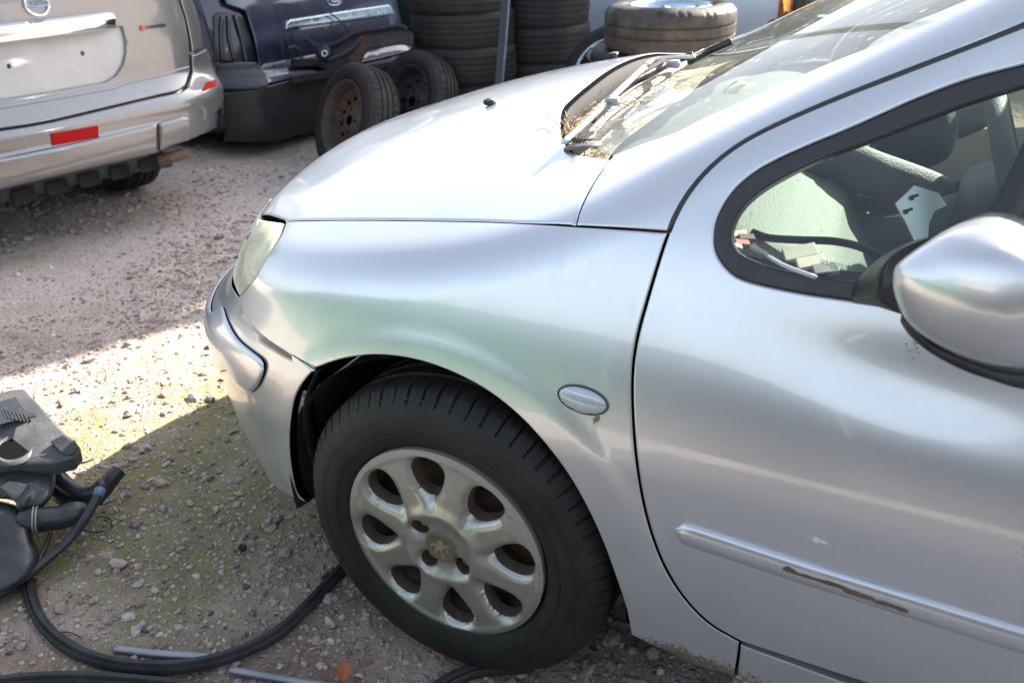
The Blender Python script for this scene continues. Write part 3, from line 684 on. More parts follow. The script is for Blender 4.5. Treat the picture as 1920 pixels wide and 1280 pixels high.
# windscreen
ws_b = [(1150, 289), (1122, 278), (1113, 255), (1143, 216), (1195, 179), (1242, 147), (1279, 124)]
wb = [tuple(p[:2]) for p in hit(ws_b, Fcar)]; wb = [p for p in wb if p[1] < -.08]
wsS = [('p', onxy(we+wtop)), ('p', onxy([(1.06, -.55), (1.00, -.3), (.97, 0), (1.00, .3), (1.06, .55)])), ('p', onxy(m_(we+wtop))), ('p', onxy(m_(wb)[:-1]+[(wb[-1][0]-.005, 0)]+wb[::-1][1:]))]
wsS[3] = ('p', onxy([(a, -b) for a, b in wb]+[(wb[-1][0]-.012, 0)]+wb[::-1]))
screen = panel('windscreen', XY, wsS, GLASS_W, car, step=.02, grid=.035, off=-.004, gap=.001, flange=0, drop=0, rim=.004)
frit = sweep_vf(crom(onxy(we+wtop)-[0, 0, .006], .02), [(-.002, 0), (.002, 0), (.002, .018), (-.002, .018)], (0, 1, 0)); mk('windscreen_seal', *frit, SEAL, car)
# roof
roof = panel('roof', XY, [('p', onxy([(1.06, -.55), (1.5, -.53), (2.4, -.53), (3.0, -.54)])), ('p', onxy([(3.0, -.54), (3.08, 0), (3.0, .54)])), ('p', onxy([(3.0, .54), (2.4, .53), (1.5, .53), (1.06, .55)])), ('p', onxy([(1.06, .55), (1.0, .3), (.97, 0), (1.0, -.3), (1.06, -.55)]))], SILVER, car, step=.03, grid=.06, flange=.01)
# sill and rear quarter (beyond the frame)
sill = panel('sill', XZ, [('px', [(1387, 1208), (1480, 1242), (1590, 1282)]), ('p', onxz([(.72, .302), (1.42, .305), (2.1, .30)])), ('p', onxz([(2.1, .30), (2.1, .19)])), ('p', onxz([(2.1, .19), (1.2, .17), (.53, .17)])), ('p', onxz([(.53, .17), (.525, .23)])), ('px', [(1380, 1268), (1387, 1208)])], SILVER, car, step=.01, grid=.02)
rear = panel('rear_quarter', XZ, [('p', onxz([(1.43, .32), (1.43, 1.42)])), ('p', onxz([(1.43, 1.42), (2.4, 1.42), (3.1, 1.36)])), ('p', onxz([(3.1, 1.36), (3.22, .9), (3.25, .25)])), ('p', onxz([(3.25, .25), (2.98, .24)])), ('p', onxz([(2.98, .24), (2.95, .42), (2.86, .60), (2.62, .70), (2.38, .60), (2.29, .42), (2.26, .30)])), ('p', onxz([(2.26, .30), (1.43, .32)]))], SILVER, car, step=.03, grid=.05,
             holes=[[('p', onxz([(1.5, 1.0), (1.5, 1.36), (2.3, 1.36), (2.42, 1.05), (1.5, 1.0)]))]])
mk('rear_side_glass', *[x for x in (lambda P: (P, [(0, 1, 2, 3)]))(onxz([(1.49, .99), (1.49, 1.37), (2.31, 1.37), (2.43, 1.04)])-[0, -.012, 0])], GLASS_D, car, smooth=False)
# front bumper, wrapping round the nose
b_top = [tuple(p) for p in hit(fbl[::-1], Fcar)]
b_arch = [tuple(p) for p in hit([(590, 693), (570, 716), (553, 748), (545, 790), (543, 835), (548, 885), (558, 925), (572, 941)], Fcar)]
nose_t = [b_top[0], (-.66, -.6, .640), (-.74, -.42, .645), (-.78, -.2, .65), (-.79, 0, .65)]
nose_t = nose_t+[(a, -b, c) for a, b, c in nose_t[-2::-1]]
bot = [b_arch[-1], (-.52, -.74, .215), (-.66, -.62, .20), (-.77, -.4, .19), (-.81, 0, .185)]; bot = bot+[(a, -b, c) for a, b, c in bot[-2::-1]]
mir = lambda L: [(a, -b, c) for a, b, c in L[::-1]]
bumper = panel('front_bumper', SPX, [('p', b_top[::-1]), ('p', b_arch), ('p', bot), ('p', mir(b_arch)), ('p', mir(b_top[::-1])), ('p', nose_t[::-1])], SILVER, car, step=.010, grid=.018, dark=DARKIN, flange=.018)
# wrap-round rubbing strip, standing proud
st_u = [(421, 572), (431, 600), (450, 633), (474, 655), (493, 670), (500, 682), (499, 700), (490, 722), (478, 735)]; st_l = [(478, 735), (462, 727), (450, 715), (434, 696)]
su = [tuple(p) for p in hit(st_u, Fcar)]; sll = [tuple(p) for p in hit(st_l, Fcar)]
su = [(-.70, -.60, .585), (-.625, -.675, .585)]+su; sll = sll+[(-.60, -.73, .475), (-.68, -.645, .475)]
segs = [('p', su), ('p', sll), ('p', [sll[-1], (-.80, -.42, .475), (-.865, 0, .475), (-.80, .42, .475), (sll[-1][0], -sll[-1][1], sll[-1][2])]), ('p', mir(sll)), ('p', mir(su)), ('p', [(-.70, .60, .585), (-.81, .42, .585), (-.87, 0, .585), (-.81, -.42, .585), (-.70, -.60, .585)])]
bstrip = panel('bumper_strip', SPX, segs, SILVER, car, step=.008, grid=.016, off=.011, gap=0, rim=.008, drop=.006, flange=.014, dark=DARKIN)
# headlamp: yellowed lens from the fender edge round to the grille, both sides
le = [tuple(p) for p in hit(lampe, Fcar)]
lamp_seg = [('p', le), ('p', [le[-1], (-.60, -.58, .772), (-.66, -.46, .782), (-.70, -.36, .77)]), ('p', [(-.70, -.36, .77), (-.75, -.36, .69)]), ('p', [(-.75, -.36, .69), (-.70, -.5, .665), (-.64, -.60, .658), le[0]])]
lamp = panel('headlamp', SPX, lamp_seg, CREAM, car, step=.008, grid=.014, off=.003, rim=.008, drop=.006, flange=.03)
# inside the lamp: reflector bowl, bulb shield and divider, dim behind the clouded lens
SILVR = mat('lamp_reflector', (.75, .74, .70), .18, 1.0)
for cc_, rr_ in (((-.565, -.615, .715), .062), ((-.66, -.47, .71), .055)):
    d_ = unit(np.array([-1, -.75, 0])); V, Fc = rev_vf([(.006, .060), (.03, .052), (.05, .030), (rr_, 0)], 32, cc_, -d_); bw = mk('reflector_bowl', V, Fc, SILVR, lamp); mk('bulb', *tube_vf([np.array(cc_)-d_*.05, np.array(cc_)-d_*.012], .008, 10), STEEL, bw)
mk('lamp_back', *box_vf((-.50, -.52, .70), (.07, .14, .06), bev=.01), mat('lamp_bezel', (.25, .24, .22), .4, .3), lamp)
# dark gap filler at the hood tip
v, f = sweep_vf(crom([(-.50, -.64, .772), (-.545, -.60, .762), (-.585, -.56, .760)], .02), circ(.008, 8)); mk('bonnet_latch_gap', v, f, DARKIN, car)
# grille
mk('grille', *box_vf((-.705, 0, .70), (.02, .30, .035), bev=.008), BLACKP, car)
# side repeater
rp = hit([(1093, 749)], Fcar)[0]; rn = XZ.nrm(rp[None])[0]; ex = unit(np.cross(rn, (0, 0, 1))); ex = ex if ex[0] > 0 else -ex; ez = np.cross(ex, rn); ez = ez if ez[2] > 0 else -ez
tilt = -.06; e1 = ex*math.cos(tilt)+ez*math.sin(tilt); e2 = -ex*math.sin(tilt)+ez*math.cos(tilt)
def dome(c, e1, e2, n, a, b, h, rings=7, seg=40, lift=0.):
    V = []; Fc = []
    for i in range(rings+1):
        t = i/rings*math.pi/2
        for k in range(seg):
            ph = 2*math.pi*k/seg; V.append(c+e1*a*math.cos(t)*math.cos(ph)+e2*b*math.cos(t)*math.sin(ph)+n*(h*math.sin(t)+lift))
    for i in range(rings):
        for k in range(seg): Fc.append((i*seg+k, i*seg+(k+1) % seg, (i+1)*seg+(k+1) % seg, (i+1)*seg+k))
    return V, Fc
rep = mk('side_repeater', *dome(rp, e1, e2, rn, .0395, .0205, .009), CLEARL, car)
V, Fc = sweep_vf([rp+e1*.0400*math.cos(a)+e2*.021*math.sin(a)+rn*.0015 for a in np.linspace(0, 2*math.pi, 48, endpoint=False)], circ(.0016, 6), rn, closed=True); mk('repeater_rim', V, Fc, GREYP, rep)
g_ = Geo()
for i in range(-8, 9):
    for j in range(-4, 5):
        x, y = i*.0044+(j % 2)*.0022, j*.0043
        rr = (x/.036)**2+(y/.018)**2
        if rr < 1: g_.add(*box_vf(rp+e1*x+e2*y+rn*(.009*math.sqrt(max(0, 1-rr*.86))+.0), (.0012, .0012, .0009), (e1, e2, rn)))
o = g_.mk('lens_prisms', PRISM, rep, smooth=False); o['kind'] = 'stuff'
# door moulding strip
mp_ = hit([(1266, 992), (1330, 1012), (1500, 1068), (1700, 1130), (1920, 1198)], Fcar); mp2 = np.vstack([mp_, onxz([(1.2, mp_[-1][2]), (1.40, mp_[-1][2])])])
c = crom(mp2, .012); nn = XZ.nrm(c); L = np.r_[0, np.cumsum(np.linalg.norm(np.diff(c, axis=0), axis=1))]
sc = np.clip(np.sqrt(np.clip(1-((.022-L)/.022)**2, 0, 1)), .05, 1); sc[L > .022] = 1
prof = [(math.cos(a)*.0212*(1 if abs(math.cos(a)) < .98 else 1), max(0, math.sin(a))**.7*.013-.002) for a in np.linspace(0, 2*math.pi, 28, endpoint=False)]
T = unit(np.gradient(c, axis=0)); S_ = unit(np.cross(T, nn)); V = (c[:, None]+S_[:, None]*np.array(prof)[None, :, 0:1]*sc[:, None, None]+nn[:, None]*np.array(prof)[None, :, 1:2]*np.sqrt(sc)[:, None, None]).reshape(-1, 3)
m = len(prof); Fc = [(i*m+j, i*m+(j+1) % m, (i+1)*m+(j+1) % m, (i+1)*m+j) for i in range(len(c)-1) for j in range(m)]+[tuple(range(m))]
mould = mk('door_moulding', V, Fc, SILVER, door)
# scuffs on the moulding: bare black plastic where the paint has rubbed off
SCUFF = rubber_m('scuffed_plastic', (.10, .075, .05), (.25, .20, .14), .6)
for px, ln, wd in (((1505, 1079), .05, .0022), ((1560, 1096), .07, .003), ((1610, 1115), .05, .0035), ((1660, 1133), .045, .003), ((1480, 1069), .02, .004), ((1690, 1143), .02, .003)):
    p = hit([px], lambda P: Fcar(P)-.0125)[0]; a = np.linspace(0, 2*math.pi, 14, endpoint=False)
    poly = [p+np.array([1, 0, -.03])*math.cos(t)*ln*.5*rng.uniform(.7, 1.1)+np.array([0, 0, 1])*math.sin(t)*wd*rng.uniform(.5, 1.4) for t in a]
    v, f = prism_vf(poly, (0, -1, 0), .002); mk('moulding_scuff', v, f, SCUFF, mould, smooth=False)
# ------------------------------------------------------------------ front wheel
def tyre_prof(Ro, Ri, wd, grooves=3, gd=.007):
    """closed profile (radius, along axis) from outer bead round the tread to the inner bead"""
    s = [(Ri+.002, .016), (Ri+.006, .004), (Ri+.016, -.003), (Ri+(Ro-Ri)*.35, -.010), (Ri+(Ro-Ri)*.55, -.010), (Ri+(Ro-Ri)*.78, -.002), (Ro-.016, .009), (Ro-.007, .018)]
    t = [(Ro-.0025, .026)]; inner = wd-.052
    for k in range(grooves):
        c = .026+inner*(k+1)/(grooves+1); t += [(Ro, c-.0062), (Ro-gd, c-.0045), (Ro-gd, c+.0045), (Ro, c+.0062)]
    t += [(Ro-.0025, wd-.026)]
    return s+t+[(a, wd-b) for a, b in s[::-1]]
def tread_mod(prof, Ro, n, depth=.005, wd=.2):
    P = np.array(prof); on = (P[:, 0] > Ro-.017)
    def f(th):
        k = (th*n/(2*np.pi)) % 1
        slot = (k < .13).astype(float)[:, None]; shoulder = ((P[:, 1] < .055) | (P[:, 1] > wd-.055))
        return -depth*slot*(on & shoulder & (P[:, 0] < Ro+.001))[None]-.0016*((k > .5) & (k < .6))[:, None]*on[None]
    return f
def make_tyre(name, parent, c, axis, Ro, Ri, wd, m, seg=240, n=60, ref=(0, 0, 1), depth=.005, grooves=3):
    pr = tyre_prof(Ro, Ri, wd, grooves); v, f = rev_vf(pr, seg, c, axis, ref, tread_mod(pr, Ro, n, depth, wd)); return mk(name, v, f, m, parent, sharp=38)

wheel = mk('front_wheel', *rev_vf([(.195, .020), (.19, .035), (.175, .05), (.172, .13), (.185, .17), (.195, .18)], 96, WC, (0, 1, 0)), RUST, car)
TWD = .20
TC = WC+np.array([.004, .0, .003])
make_tyre('tyre', wheel, TC, (0, 1, 0), .3155, .198, TWD, RUB, seg=768, n=64, depth=.007)
# tyre sidewall lettering ring: raised ribs
for r_, y_ in ((.288, .0005), (.262, -.0085), (.232, -.0082), (.296, .0065)): mk('sidewall_rib', *rev_vf([(r_-.0012, y_), (r_, y_-.0024), (r_+.0012, y_)], 120, TC, (0, 1, 0)), RUB, wheel)
# steel disc behind the cap, brake disc
mk('wheel_disc', *rev_vf([(.01, .040), (.055, .040), (.07, .052), (.12, .072), (.15, .062), (.18, .075)], 64, WC, (0, 1, 0)), BRAKE, wheel)
mk('brake_disc', *rev_vf([(.07, .088), (.13, .088), (.13, .11), (.07, .11)], 64, WC, (0, 1, 0)), BRAKE, wheel)
# hub cap: pierced disc built as a height field
def cap_h(x, z):
    r = np.hypot(x, z); a = np.arctan2(z, x)
    h = -.0015-.010*(1-(r/.203)**2)                       # gentle dome (towards the viewer: -y)
    h = h+.006*np.exp(-(r/.060)**4)                       # recessed hub
    h = h-.005*np.exp(-((r-.073)/.014)**2)                # raised collar round the hub
    h = h-.004*np.exp(-((r-.192)/.007)**2)                # rim bead
    ph = (a-R_(8))*8/(2*np.pi); k = np.abs((ph % 1)-.5)*2
    h = h+.009*np.exp(-((1-k)/.30)**2)*np.exp(-((r-.105)/.022)**2)   # scooped lead-in of each hole
    return h
hole_ang = [8+45*i for i in range(8)]
HC0 = .1445
def teardrop(ang, n=40, grow=0.):
    a0 = R_(ang); out = []
    for i in range(n):
        t = 2*math.pi*i/n; r = math.cos(t); s = math.sin(t)
        rad = HC0+(.0415+grow)*r; wdt = (.0325+grow)*s*(1+.40*r)
        out.append((rad*math.cos(a0)-wdt*math.sin(a0), rad*math.sin(a0)+wdt*math.cos(a0)))
    return np.array(out)
lug_ang = [149, -126, -40]
LR = .053
def circ2(c, r, n=20): return np.array([(c[0]+r*math.cos(2*math.pi*i/n), c[1]+r*math.sin(2*math.pi*i/n)) for i in range(n)])
loops = [circ2((0, 0), .203, 150)]+[teardrop(a) for a in hole_ang]+[circ2((LR*math.cos(R_(a)), LR*math.sin(R_(a))), .0165, 24) for a in lug_ang[:3]]
pts = []; edges = []; b0 = 0
for L in loops:
    pts += list(L); edges += [(b0+i, b0+(i+1) % len(L)) for i in range(len(L))]; b0 += len(L)
ringp = []
for a in hole_ang:
    for gr in (.0025, .005, .008): ringp += list(teardrop(a, 44, gr))
for a in lug_ang[:3]: ringp += list(circ2((LR*math.cos(R_(a)), LR*math.sin(R_(a))), .018, 24))
for r in np.arange(.008, .202, .0045):
    k = max(8, int(2*math.pi*r/.0055)); ringp += [(r*math.cos(2*math.pi*(i+.3*r*900 % 1)/k), r*math.sin(2*math.pi*(i+.3*r*900 % 1)/k)) for i in range(k)]
ringp = np.array(ringp); ok = pip(loops[0], ringp)
for L in loops[1:]: ok &= ~pip(L, ringp)
bd = np.array(pts)
ok &= np.array([np.min(((bd-p)**2).sum(1)) > .0016**2 for p in ringp]); ringp = ringp[ok]
# thin out ring points that crowd each other
keep = []
cell = {}
for p in ringp:
    key = (int(p[0]/.0028), int(p[1]/.0028))
    if key in cell: continue
    cell[key] = 1; keep.append(p)
res = delaunay_2d_cdt([Vector(p) for p in pts+keep], edges, [], 0, 1e-7)
U = np.array([(v.x, v.y) for v in res[0]]); T3 = np.array([f for f in res[2] if len(f) == 3]); cen = U[T3].mean(1); k = pip(loops[0], cen)
for L in loops[1:]: k &= ~pip(L, cen)
T3 = T3[k]
def d_to_holes(Uq):
    d = np.full(len(Uq), 1.); A = np.vstack(loops[1:])
    for i in range(0, len(Uq), 1500): d[i:i+1500] = np.sqrt(((Uq[i:i+1500, None]-A[None])**2).sum(-1)).min(1)
    return d
dh = d_to_holes(U); hy = cap_h(U[:, 0], U[:, 1])+.010*np.exp(-(dh/.0048)**1.4)
P = WC+np.stack([U[:, 0], hy, U[:, 1]], -1)
f0 = np.cross(P[T3[0][1]]-P[T3[0][0]], P[T3[0][2]]-P[T3[0][0]])
if f0[1] > 0: T3 = T3[:, ::-1]
V = [P]; Fs = [tuple(t) for t in T3]; nb = len(P); io = {}; ncap = len(Fs)
for i, o in enumerate(res[3]):
    for q in o: io[q] = i
b0 = 0
for li, L in enumerate(loops):
    ii = [io[b0+i] for i in range(len(L))]; a = P[ii]; cc = a.mean(0); dep = .012 if li == 0 else (.022 if li < 9 else .02); inn = 0 if li == 0 else .10
    b_ = a+(cc-a)*inn; b_ = b_+np.array([0, 1, 0])*dep; mm = len(L)
    if li: a = a.copy()
    V += [a, b_]
    for i in range(mm):
        j = (i+1) % mm; q = (nb+i, nb+j, nb+mm+j, nb+mm+i); Fs.append(q if li else q[::-1])
    nb += 2*mm; b0 += mm
cap = mk('hub_cap', np.vstack(V), Fs, CAPM, wheel, sharp=35, loc=WC)
cap.data.materials.append(mat('brown_cap_dirt', (.085, .060, .045), .6, var=.4, vscale=40)); cap.data.polygons.foreach_set('material_index', [0]*(ncap+150)+[1]*(len(Fs)-ncap-150))
for li in range(9, 12):
    cc = loops[li].mean(0); ct = WC+np.array([cc[0], .018, cc[1]])
    mk('wheel_bolt', *rev_vf([(.0, -.006), (.008, -.006), (.0095, -.003), (.0095, .02)], 6, ct, (0, 1, 0)), STEEL, wheel, smooth=False)
# standing lion emblem: thin raised figure in the hub
lion = [(-.20, .95), (.02, 1.0), (.16, .84), (.10, .62), (.40, .66), (.72, .80), (.98, .74), (.86, .55), (.62, .50), (.36, .38), (.44, .24), (.78, .30), (.98, .18), (.84, .04), (.56, .08), (.34, .04), (.22, -.16), (.44, -.42), (.74, -.62), (.62, -.92), (.36, -.96), (.46, -.66), (.14, -.44), (-.06, -.30), (-.22, -.58), (-.12, -.92), (-.36, -1.0), (-.46, -.62), (-.38, -.26), (-.56, -.06), (-.86, -.30), (-.92, -.62), (-1.04, -.30), (-.90, .02), (-.60, .16), (-.40, .42), (-.46, .70)]
le_ = np.array([(a, b) for a, b in lion])*.0185; th = R_(-18); rot = np.array([[math.cos(th), -math.sin(th)], [math.sin(th), math.cos(th)]]); le_ = le_@rot.T
hub_y = cap_h(np.array([0.]), np.array([0.]))[0]
bm_pts = [WC+np.array([a, hub_y-.0035, b]) for a, b in le_]
tri = delaunay_2d_cdt([Vector(p) for p in le_], [(i, (i+1) % len(le_)) for i in range(len(le_))], [], 1, 1e-7)
tv = np.array([(WC[0]+v.x, WC[1]+hub_y-.0035, WC[2]+v.y) for v in tri[0]]); nv = len(tv); tf = [tuple(f)[::-1] for f in tri[2]]
V = np.vstack([tv, tv+[0, .0045, 0]]); tf += [(e[0], e[1], nv+e[1], nv+e[0]) for e in [(i, (i+1) % nv) for i in range(nv)]]
mk('lion_emblem', V, tf, mat('worn_emblem', (.36, .33, .22), .4, .5), wheel, smooth=False)
mk('emblem_dish', *rev_vf([(.0, -.0), (.026, -.0005), (.030, -.0020), (.033, .0)], 48, WC+np.array([0, hub_y-.0008, 0]), (0, 1, 0)), mat('dirty_hub', (.15, .115, .08), .6, .2, var=.3, vscale=60), wheel)

# wheel-arch liner, inner arch, lower splash edge
a = np.linspace(R_(-16), R_(189), 60); rL = .368; V = []; 
for t in a:
    for y in (-.835, -.80, -.74, -.6, -.42): V.append((WC[0]+rL*math.cos(t)*(1.02 if y < -.8 else 1), y, WC[2]-.008+rL*math.sin(t)*(1.01)))
Fc = [(i*5+j, i*5+j+1, (i+1)*5+j+1, (i+1)*5+j) for i in range(59) for j in range(4)]
mk('wheel_arch_liner', V, Fc, mat('arch_liner', (.030, .026, .025), .7, bump=.4, bscale=60, var=.4, vscale=7), car)
mk('wheel_well_back', *box_vf((0, -.40, .45), (.44, .012, .34)), DARKIN, car, smooth=False)
# torn front edge of the liner, hanging free behind the bumper
c = crom([(-.262, -.832, .605), (-.305, -.822, .53), (-.338, -.80, .44), (-.345, -.78, .34), (-.33, -.77, .27), (-.32, -.765, .215)], .015); V, Fc = sweep_vf(c, [(-.001, -.02), (.002, -.02), (.002, .02), (-.001, .02)], (0, 1, 0), scale=np.linspace(.7, 1.1, len(c))); mk('liner_edge', V, Fc, BLACKP, car)
# underbody and engine mass keep daylight out of the gaps
mk('underbody', *box_vf((1.45, 0, .245), (1.75, .70, .035), bev=.02), DARKIN, car, smooth=False)
mk('bulkhead', *box_vf((.40, 0, .52), (.015, .76, .30)), DARKIN, car, smooth=False)
mk('engine', *box_vf((-.12, .05, .50), (.30, .34, .22), bev=.03), DARKIN, car, smooth=False)
mk('radiator', *box_vf((-.62, 0, .48), (.02, .50, .19)), DARKIN, car, smooth=False)
mk('inner_wing', *box_vf((-.1, -.60, .74), (.34, .08, .01)), DARKIN, car, smooth=False)
ctr = lambda z: pl(np.array([z]), *WZ)[0]
def inner_skin(name, x0, x1, z0, z1, inset, m):
    xs = np.arange(x0, x1+.01, .06); zs = np.linspace(z0, z1, 9); G = np.array([(x, z) for x in xs for z in zs]); P = XZ.ev(G); N = XZ.nrm(P); P = P-N*inset; k = len(zs)
    return mk(name, P, [(i*k+j, (i+1)*k+j, (i+1)*k+j+1, i*k+j+1) for i in range(len(xs)-1) for j in range(k-1)], m, car)
inner_skin('door_inner_shell', .33, 3.1, .20, .925, .045, DARKIN)
inner_skin('wing_inner_shell', .40, .62, .20, .90, .03, DARKIN)

# mirrored far-side parts
for o in (fender, door, pillar, sill, rear, lamp): mirror_y(o)
mirror_y(seal); mirror_y(sideglass)
w2 = mk('front_wheel', *rev_vf([(.195, .020), (.172, .05), (.172, .13), (.195, .18)], 48, WC*[1, -1, 1], (0, -1, 0)), RUST, car)
make_tyre('tyre', w2, WC*[1, -1, 1], (0, -1, 0), .315, .198, TWD, RUB, seg=96, n=24)
for s_ in (-1, 1):
    wc3 = np.array([2.62, s_*.86, .318]); w3 = mk('rear_wheel', *rev_vf([(.02, .03), (.12, .05), (.195, .02), (.172, .13)], 48, wc3, (0, -s_, 0)), STEEL, car)
    make_tyre('tyre', w3, wc3, (0, -s_, 0), .315, .198, TWD, RUB, seg=96, n=24)

# ------------------------------------------------------------------ cowl, wipers, windscreen litter
cow = panel('cowl_tray', XY, [('p', onxy([(a+.005, b) for a, b in hA[-1:]]+full_rear[:len(full_rear)//2+1]+full_rear[len(full_rear)//2+1:])), ('p', onxy([(a+.012, -b) for a, b in wb]+[(wb[-1][0]+.0, 0)]+[(a+.012, b) for a, b in wb[::-1]]))], TAN, car, step=.02, grid=.03, off=-.050, gap=-.012, flange=0, drop=0)
# front lip of the cowl under the hood edge
e = onxy(full_rear); V, Fc = sweep_vf(crom(e-[-.008, 0, .035], .02), [(-.002, -.045), (.002, -.045), (.002, .026), (-.002, .026)]); mk('cowl_wall', V, Fc, mat('cowl_plastic', (.009, .009, .010), .85, var=.3, vscale=20, bump=.3), car)
up = lambda px, o: hit(px, lambda P: Fcar(P)-o)
# plastic ledge under the glass edge
e = up([(1108, 262), (1136, 222), (1190, 182), (1240, 148), (1277, 124), (1340, 92)], -.012); V, Fc = sweep_vf(crom(e-[.012, 0, .004], .02), [(-.014, -.004), (.014, -.004), (.014, .003), (-.014, .003)]); mk('cowl_ledge', V, Fc, mat('dusty_ledge', (.34, .30, .25), .8, var=.3, vscale=40, bump=.5), car)
def wiper(pxs_arm, pxs_blade, clips):
    w_ = mk('wiper', *sweep_vf(crom(up(pxs_arm, .018), .01), [(-.0055, -.003), (.0055, -.003), (.0035, .004), (-.0035, .004)], scale=None), WIPER, car)
    b = crom(up(pxs_blade, .004), .01); mk('wiper_blade', *sweep_vf(b, [(-.003, -.006), (.003, -.006), (.003, .007), (-.003, .007)]), BLACKP, w_)
    for px in clips:
        p = up([px], .018)[0]; mk('wiper_clip', *box_vf(p, (.012, .007, .007), bev=.002), mat('grey_clip', (.35, .34, .33), .5), w_)
    return w_
WIPER = mat('sunlit_wiper_arm', (.62, .61, .60), .35, .3, var=.15)  # arm colour raised to the white that full sun gives it
wiper([(1056, 268), (1090, 238), (1130, 200), (1170, 162), (1209, 126)], [(1112, 226), (1140, 192), (1180, 160), (1225, 136), (1262, 116), (1300, 104)], [(1148, 190), (1262, 120)])
wiper([(1209, 123), (1232, 112), (1262, 108), (1300, 107)], [(1290, 116), (1330, 96), (1372, 78)], [])
for px in ((918, 197), (1148, 108)):
    p = hit([px], Fcar)[0]; nz = mk('washer_jet', *box_vf(p+[0, 0, .006], (.012, .010, .006), bev=.004), BLACKP, hood); mk('jet_nozzle', *box_vf(p+[.010, 0, .010], (.004, .004, .003), bev=.001), mat('jet_tip', (.6, .6, .6), .3), nz)
# round intake grille in the cowl corner
p = up([(1093, 276)], -.005)[0]; v1 = mk('cowl_vent', *dome(p, np.array([1, 0, .2]), np.array([0, 1, -.1]), np.array([0, 0, 1.]), .034, .030, .010), mat('vent_plastic', (.10, .09, .09), .5, var=.2), car)
for i in range(-3, 4): mk('vent_slat', *box_vf(p+[i*.006-.006, -.004, .011], (.0012, .013, .001)), DARKIN, v1, smooth=False)
# dry conifer needles drifted into the cowl
g_ = Geo()
lit = up([(1052, 268), (1066, 258), (1085, 250), (1100, 240), (1062, 240), (1110, 232), (1128, 212), (1075, 230), (1140, 205), (1093, 262)], -.02)
for i in range(330):
    c = lit[rng.integers(len(lit))]+rng.normal(0, .017, 3)*[1, 1, .35]; d = unit(rng.normal(size=3)*[1, 1, .35]); l = rng.uniform(.012, .035)
    b = c+d*l*.5+[0, 0, .004]; g_.add(*sweep_vf([c, b, b+unit(d+rng.normal(size=3)*.5)*l*.5], circ(.0007, 3), (0, .1, 1)))
for i in range(70):
    t = rng.random(); c = up([(1120+160*t, 245-118*t)], -.002)[0]+rng.normal(0, .008, 3); d = unit(rng.normal(size=3)*[1, 1, .3]); g_.add(*sweep_vf([c, c+d*.012, c+d*.024], circ(.0007, 3), (0, .1, 1)))
tag(g_.mk('dry_needles', STRAW, None, smooth=False), 'dry brown conifer needles drifted into the corner below the windscreen', 'needles', None, 'stuff')

# ------------------------------------------------------------------ door mirror
arm_px = [(1598, 557), (1612, 522), (1640, 492), (1680, 464), (1730, 444), (1800, 432), (1850, 440), (1860, 520), (1800, 600), (1740, 606), (1690, 576), (1640, 566)]
foot = hit([(1597, 558), (1610, 520), (1638, 491), (1680, 464), (1735, 446), (1800, 450), (1830, 500), (1800, 560), (1740, 577), (1690, 575), (1640, 567)], lambda P: Fcar(P)-.004)
end = at([(1650, 545), (1652, 512), (1668, 484), (1700, 462), (1750, 444), (1830, 436), (1870, 500), (1840, 580), (1760, 600), (1715, 592), (1670, 572)], 1, -.895)
k = len(foot); V = []; fc = foot.mean(0)
rings = 8
for i in range(rings+1):
    t = i/rings; s_ = t*t*(3-2*t); V.append(crom(foot*(1-s_)+end*s_+np.array([0, -.02, 0])*0, .006, closed=True)[:0] if False else foot*(1-s_)+end*s_+np.array([0, (-.012)*math.sin(t*math.pi), 0]))
def smooth_loop(P, n=48):
    Q = crom(np.vstack([P]), .004, closed=True); i = np.linspace(0, len(Q)-1, n).astype(int); return Q[i]
V = np.array([smooth_loop(r) for r in V]); m = V.shape[1]; VV = V.reshape(-1, 3); Fc = [(i*m+j, i*m+(j+1) % m, (i+1)*m+(j+1) % m, (i+1)*m+j) for i in range(rings) for j in range(m)]+[tuple(range(m)), tuple(rings*m+j for j in range(m))]
marm = mk('mirror_arm', VV, Fc, BLACKP, car)
contour = [(1674, 522), (1680, 499), (1700, 482), (1728, 464), (1762, 444), (1800, 430), (1855, 421), (1900, 428), (1945, 450), (1985, 500), (1995, 590), (1975, 665), (1935, 688), (1890, 687), (1850, 680), (1800, 664), (1755, 643), (1720, 620), (1695, 594), (1682, 565), (1675, 540)]
cy = -.985
C0 = at(contour, 1, cy); C0 = smooth_loop(C0, 72); cc = at([(1872, 520)], 1, cy)[0]
V = []; prof = [(.62, .095), (.78, .062), (.90, .036), (.97, .014), (1., 0)]+[(math.cos(q), -.050*math.sin(q)**1.25) for q in np.linspace(.14, 1.50, 16)]
i0 = C0[:, 0].argmin(); a0_ = math.atan2(C0[i0, 2]-cc[2], C0[i0, 0]-cc[0]); hw, hh = np.ptp(C0[:, 0])/2, np.ptp(C0[:, 2])/2
angs = np.arctan2(C0[:, 2]-cc[2], C0[:, 0]-cc[0]); EL = cc+np.stack([hw*np.cos(angs), 0*angs, hh*np.sin(angs)], -1)
for s_, dy in prof:
    bl_ = float(sstep(0, .6, 1-s_))*.8; V.append(cc+((C0-cc)*(1-bl_)+(EL-cc)*bl_)*s_+np.array([0, dy, -(1-s_)*.010]))
V = np.array(V); V += (np.abs(V[..., 1:2]-cy)*.0)
rr, m = V.shape[:2]; VV = np.vstack([V.reshape(-1, 3), cc+[0, -.0501, -.012]]); Fc = [(i*m+j, i*m+(j+1) % m, (i+1)*m+(j+1) % m, (i+1)*m+j) for i in range(rr-1) for j in range(m)]+[((rr-1)*m+j, (rr-1)*m+(j+1) % m, rr*m) for j in range(m)]+[tuple(range(m))[::-1]]
house = mk('mirror_housing', VV, Fc, SILVER, marm)
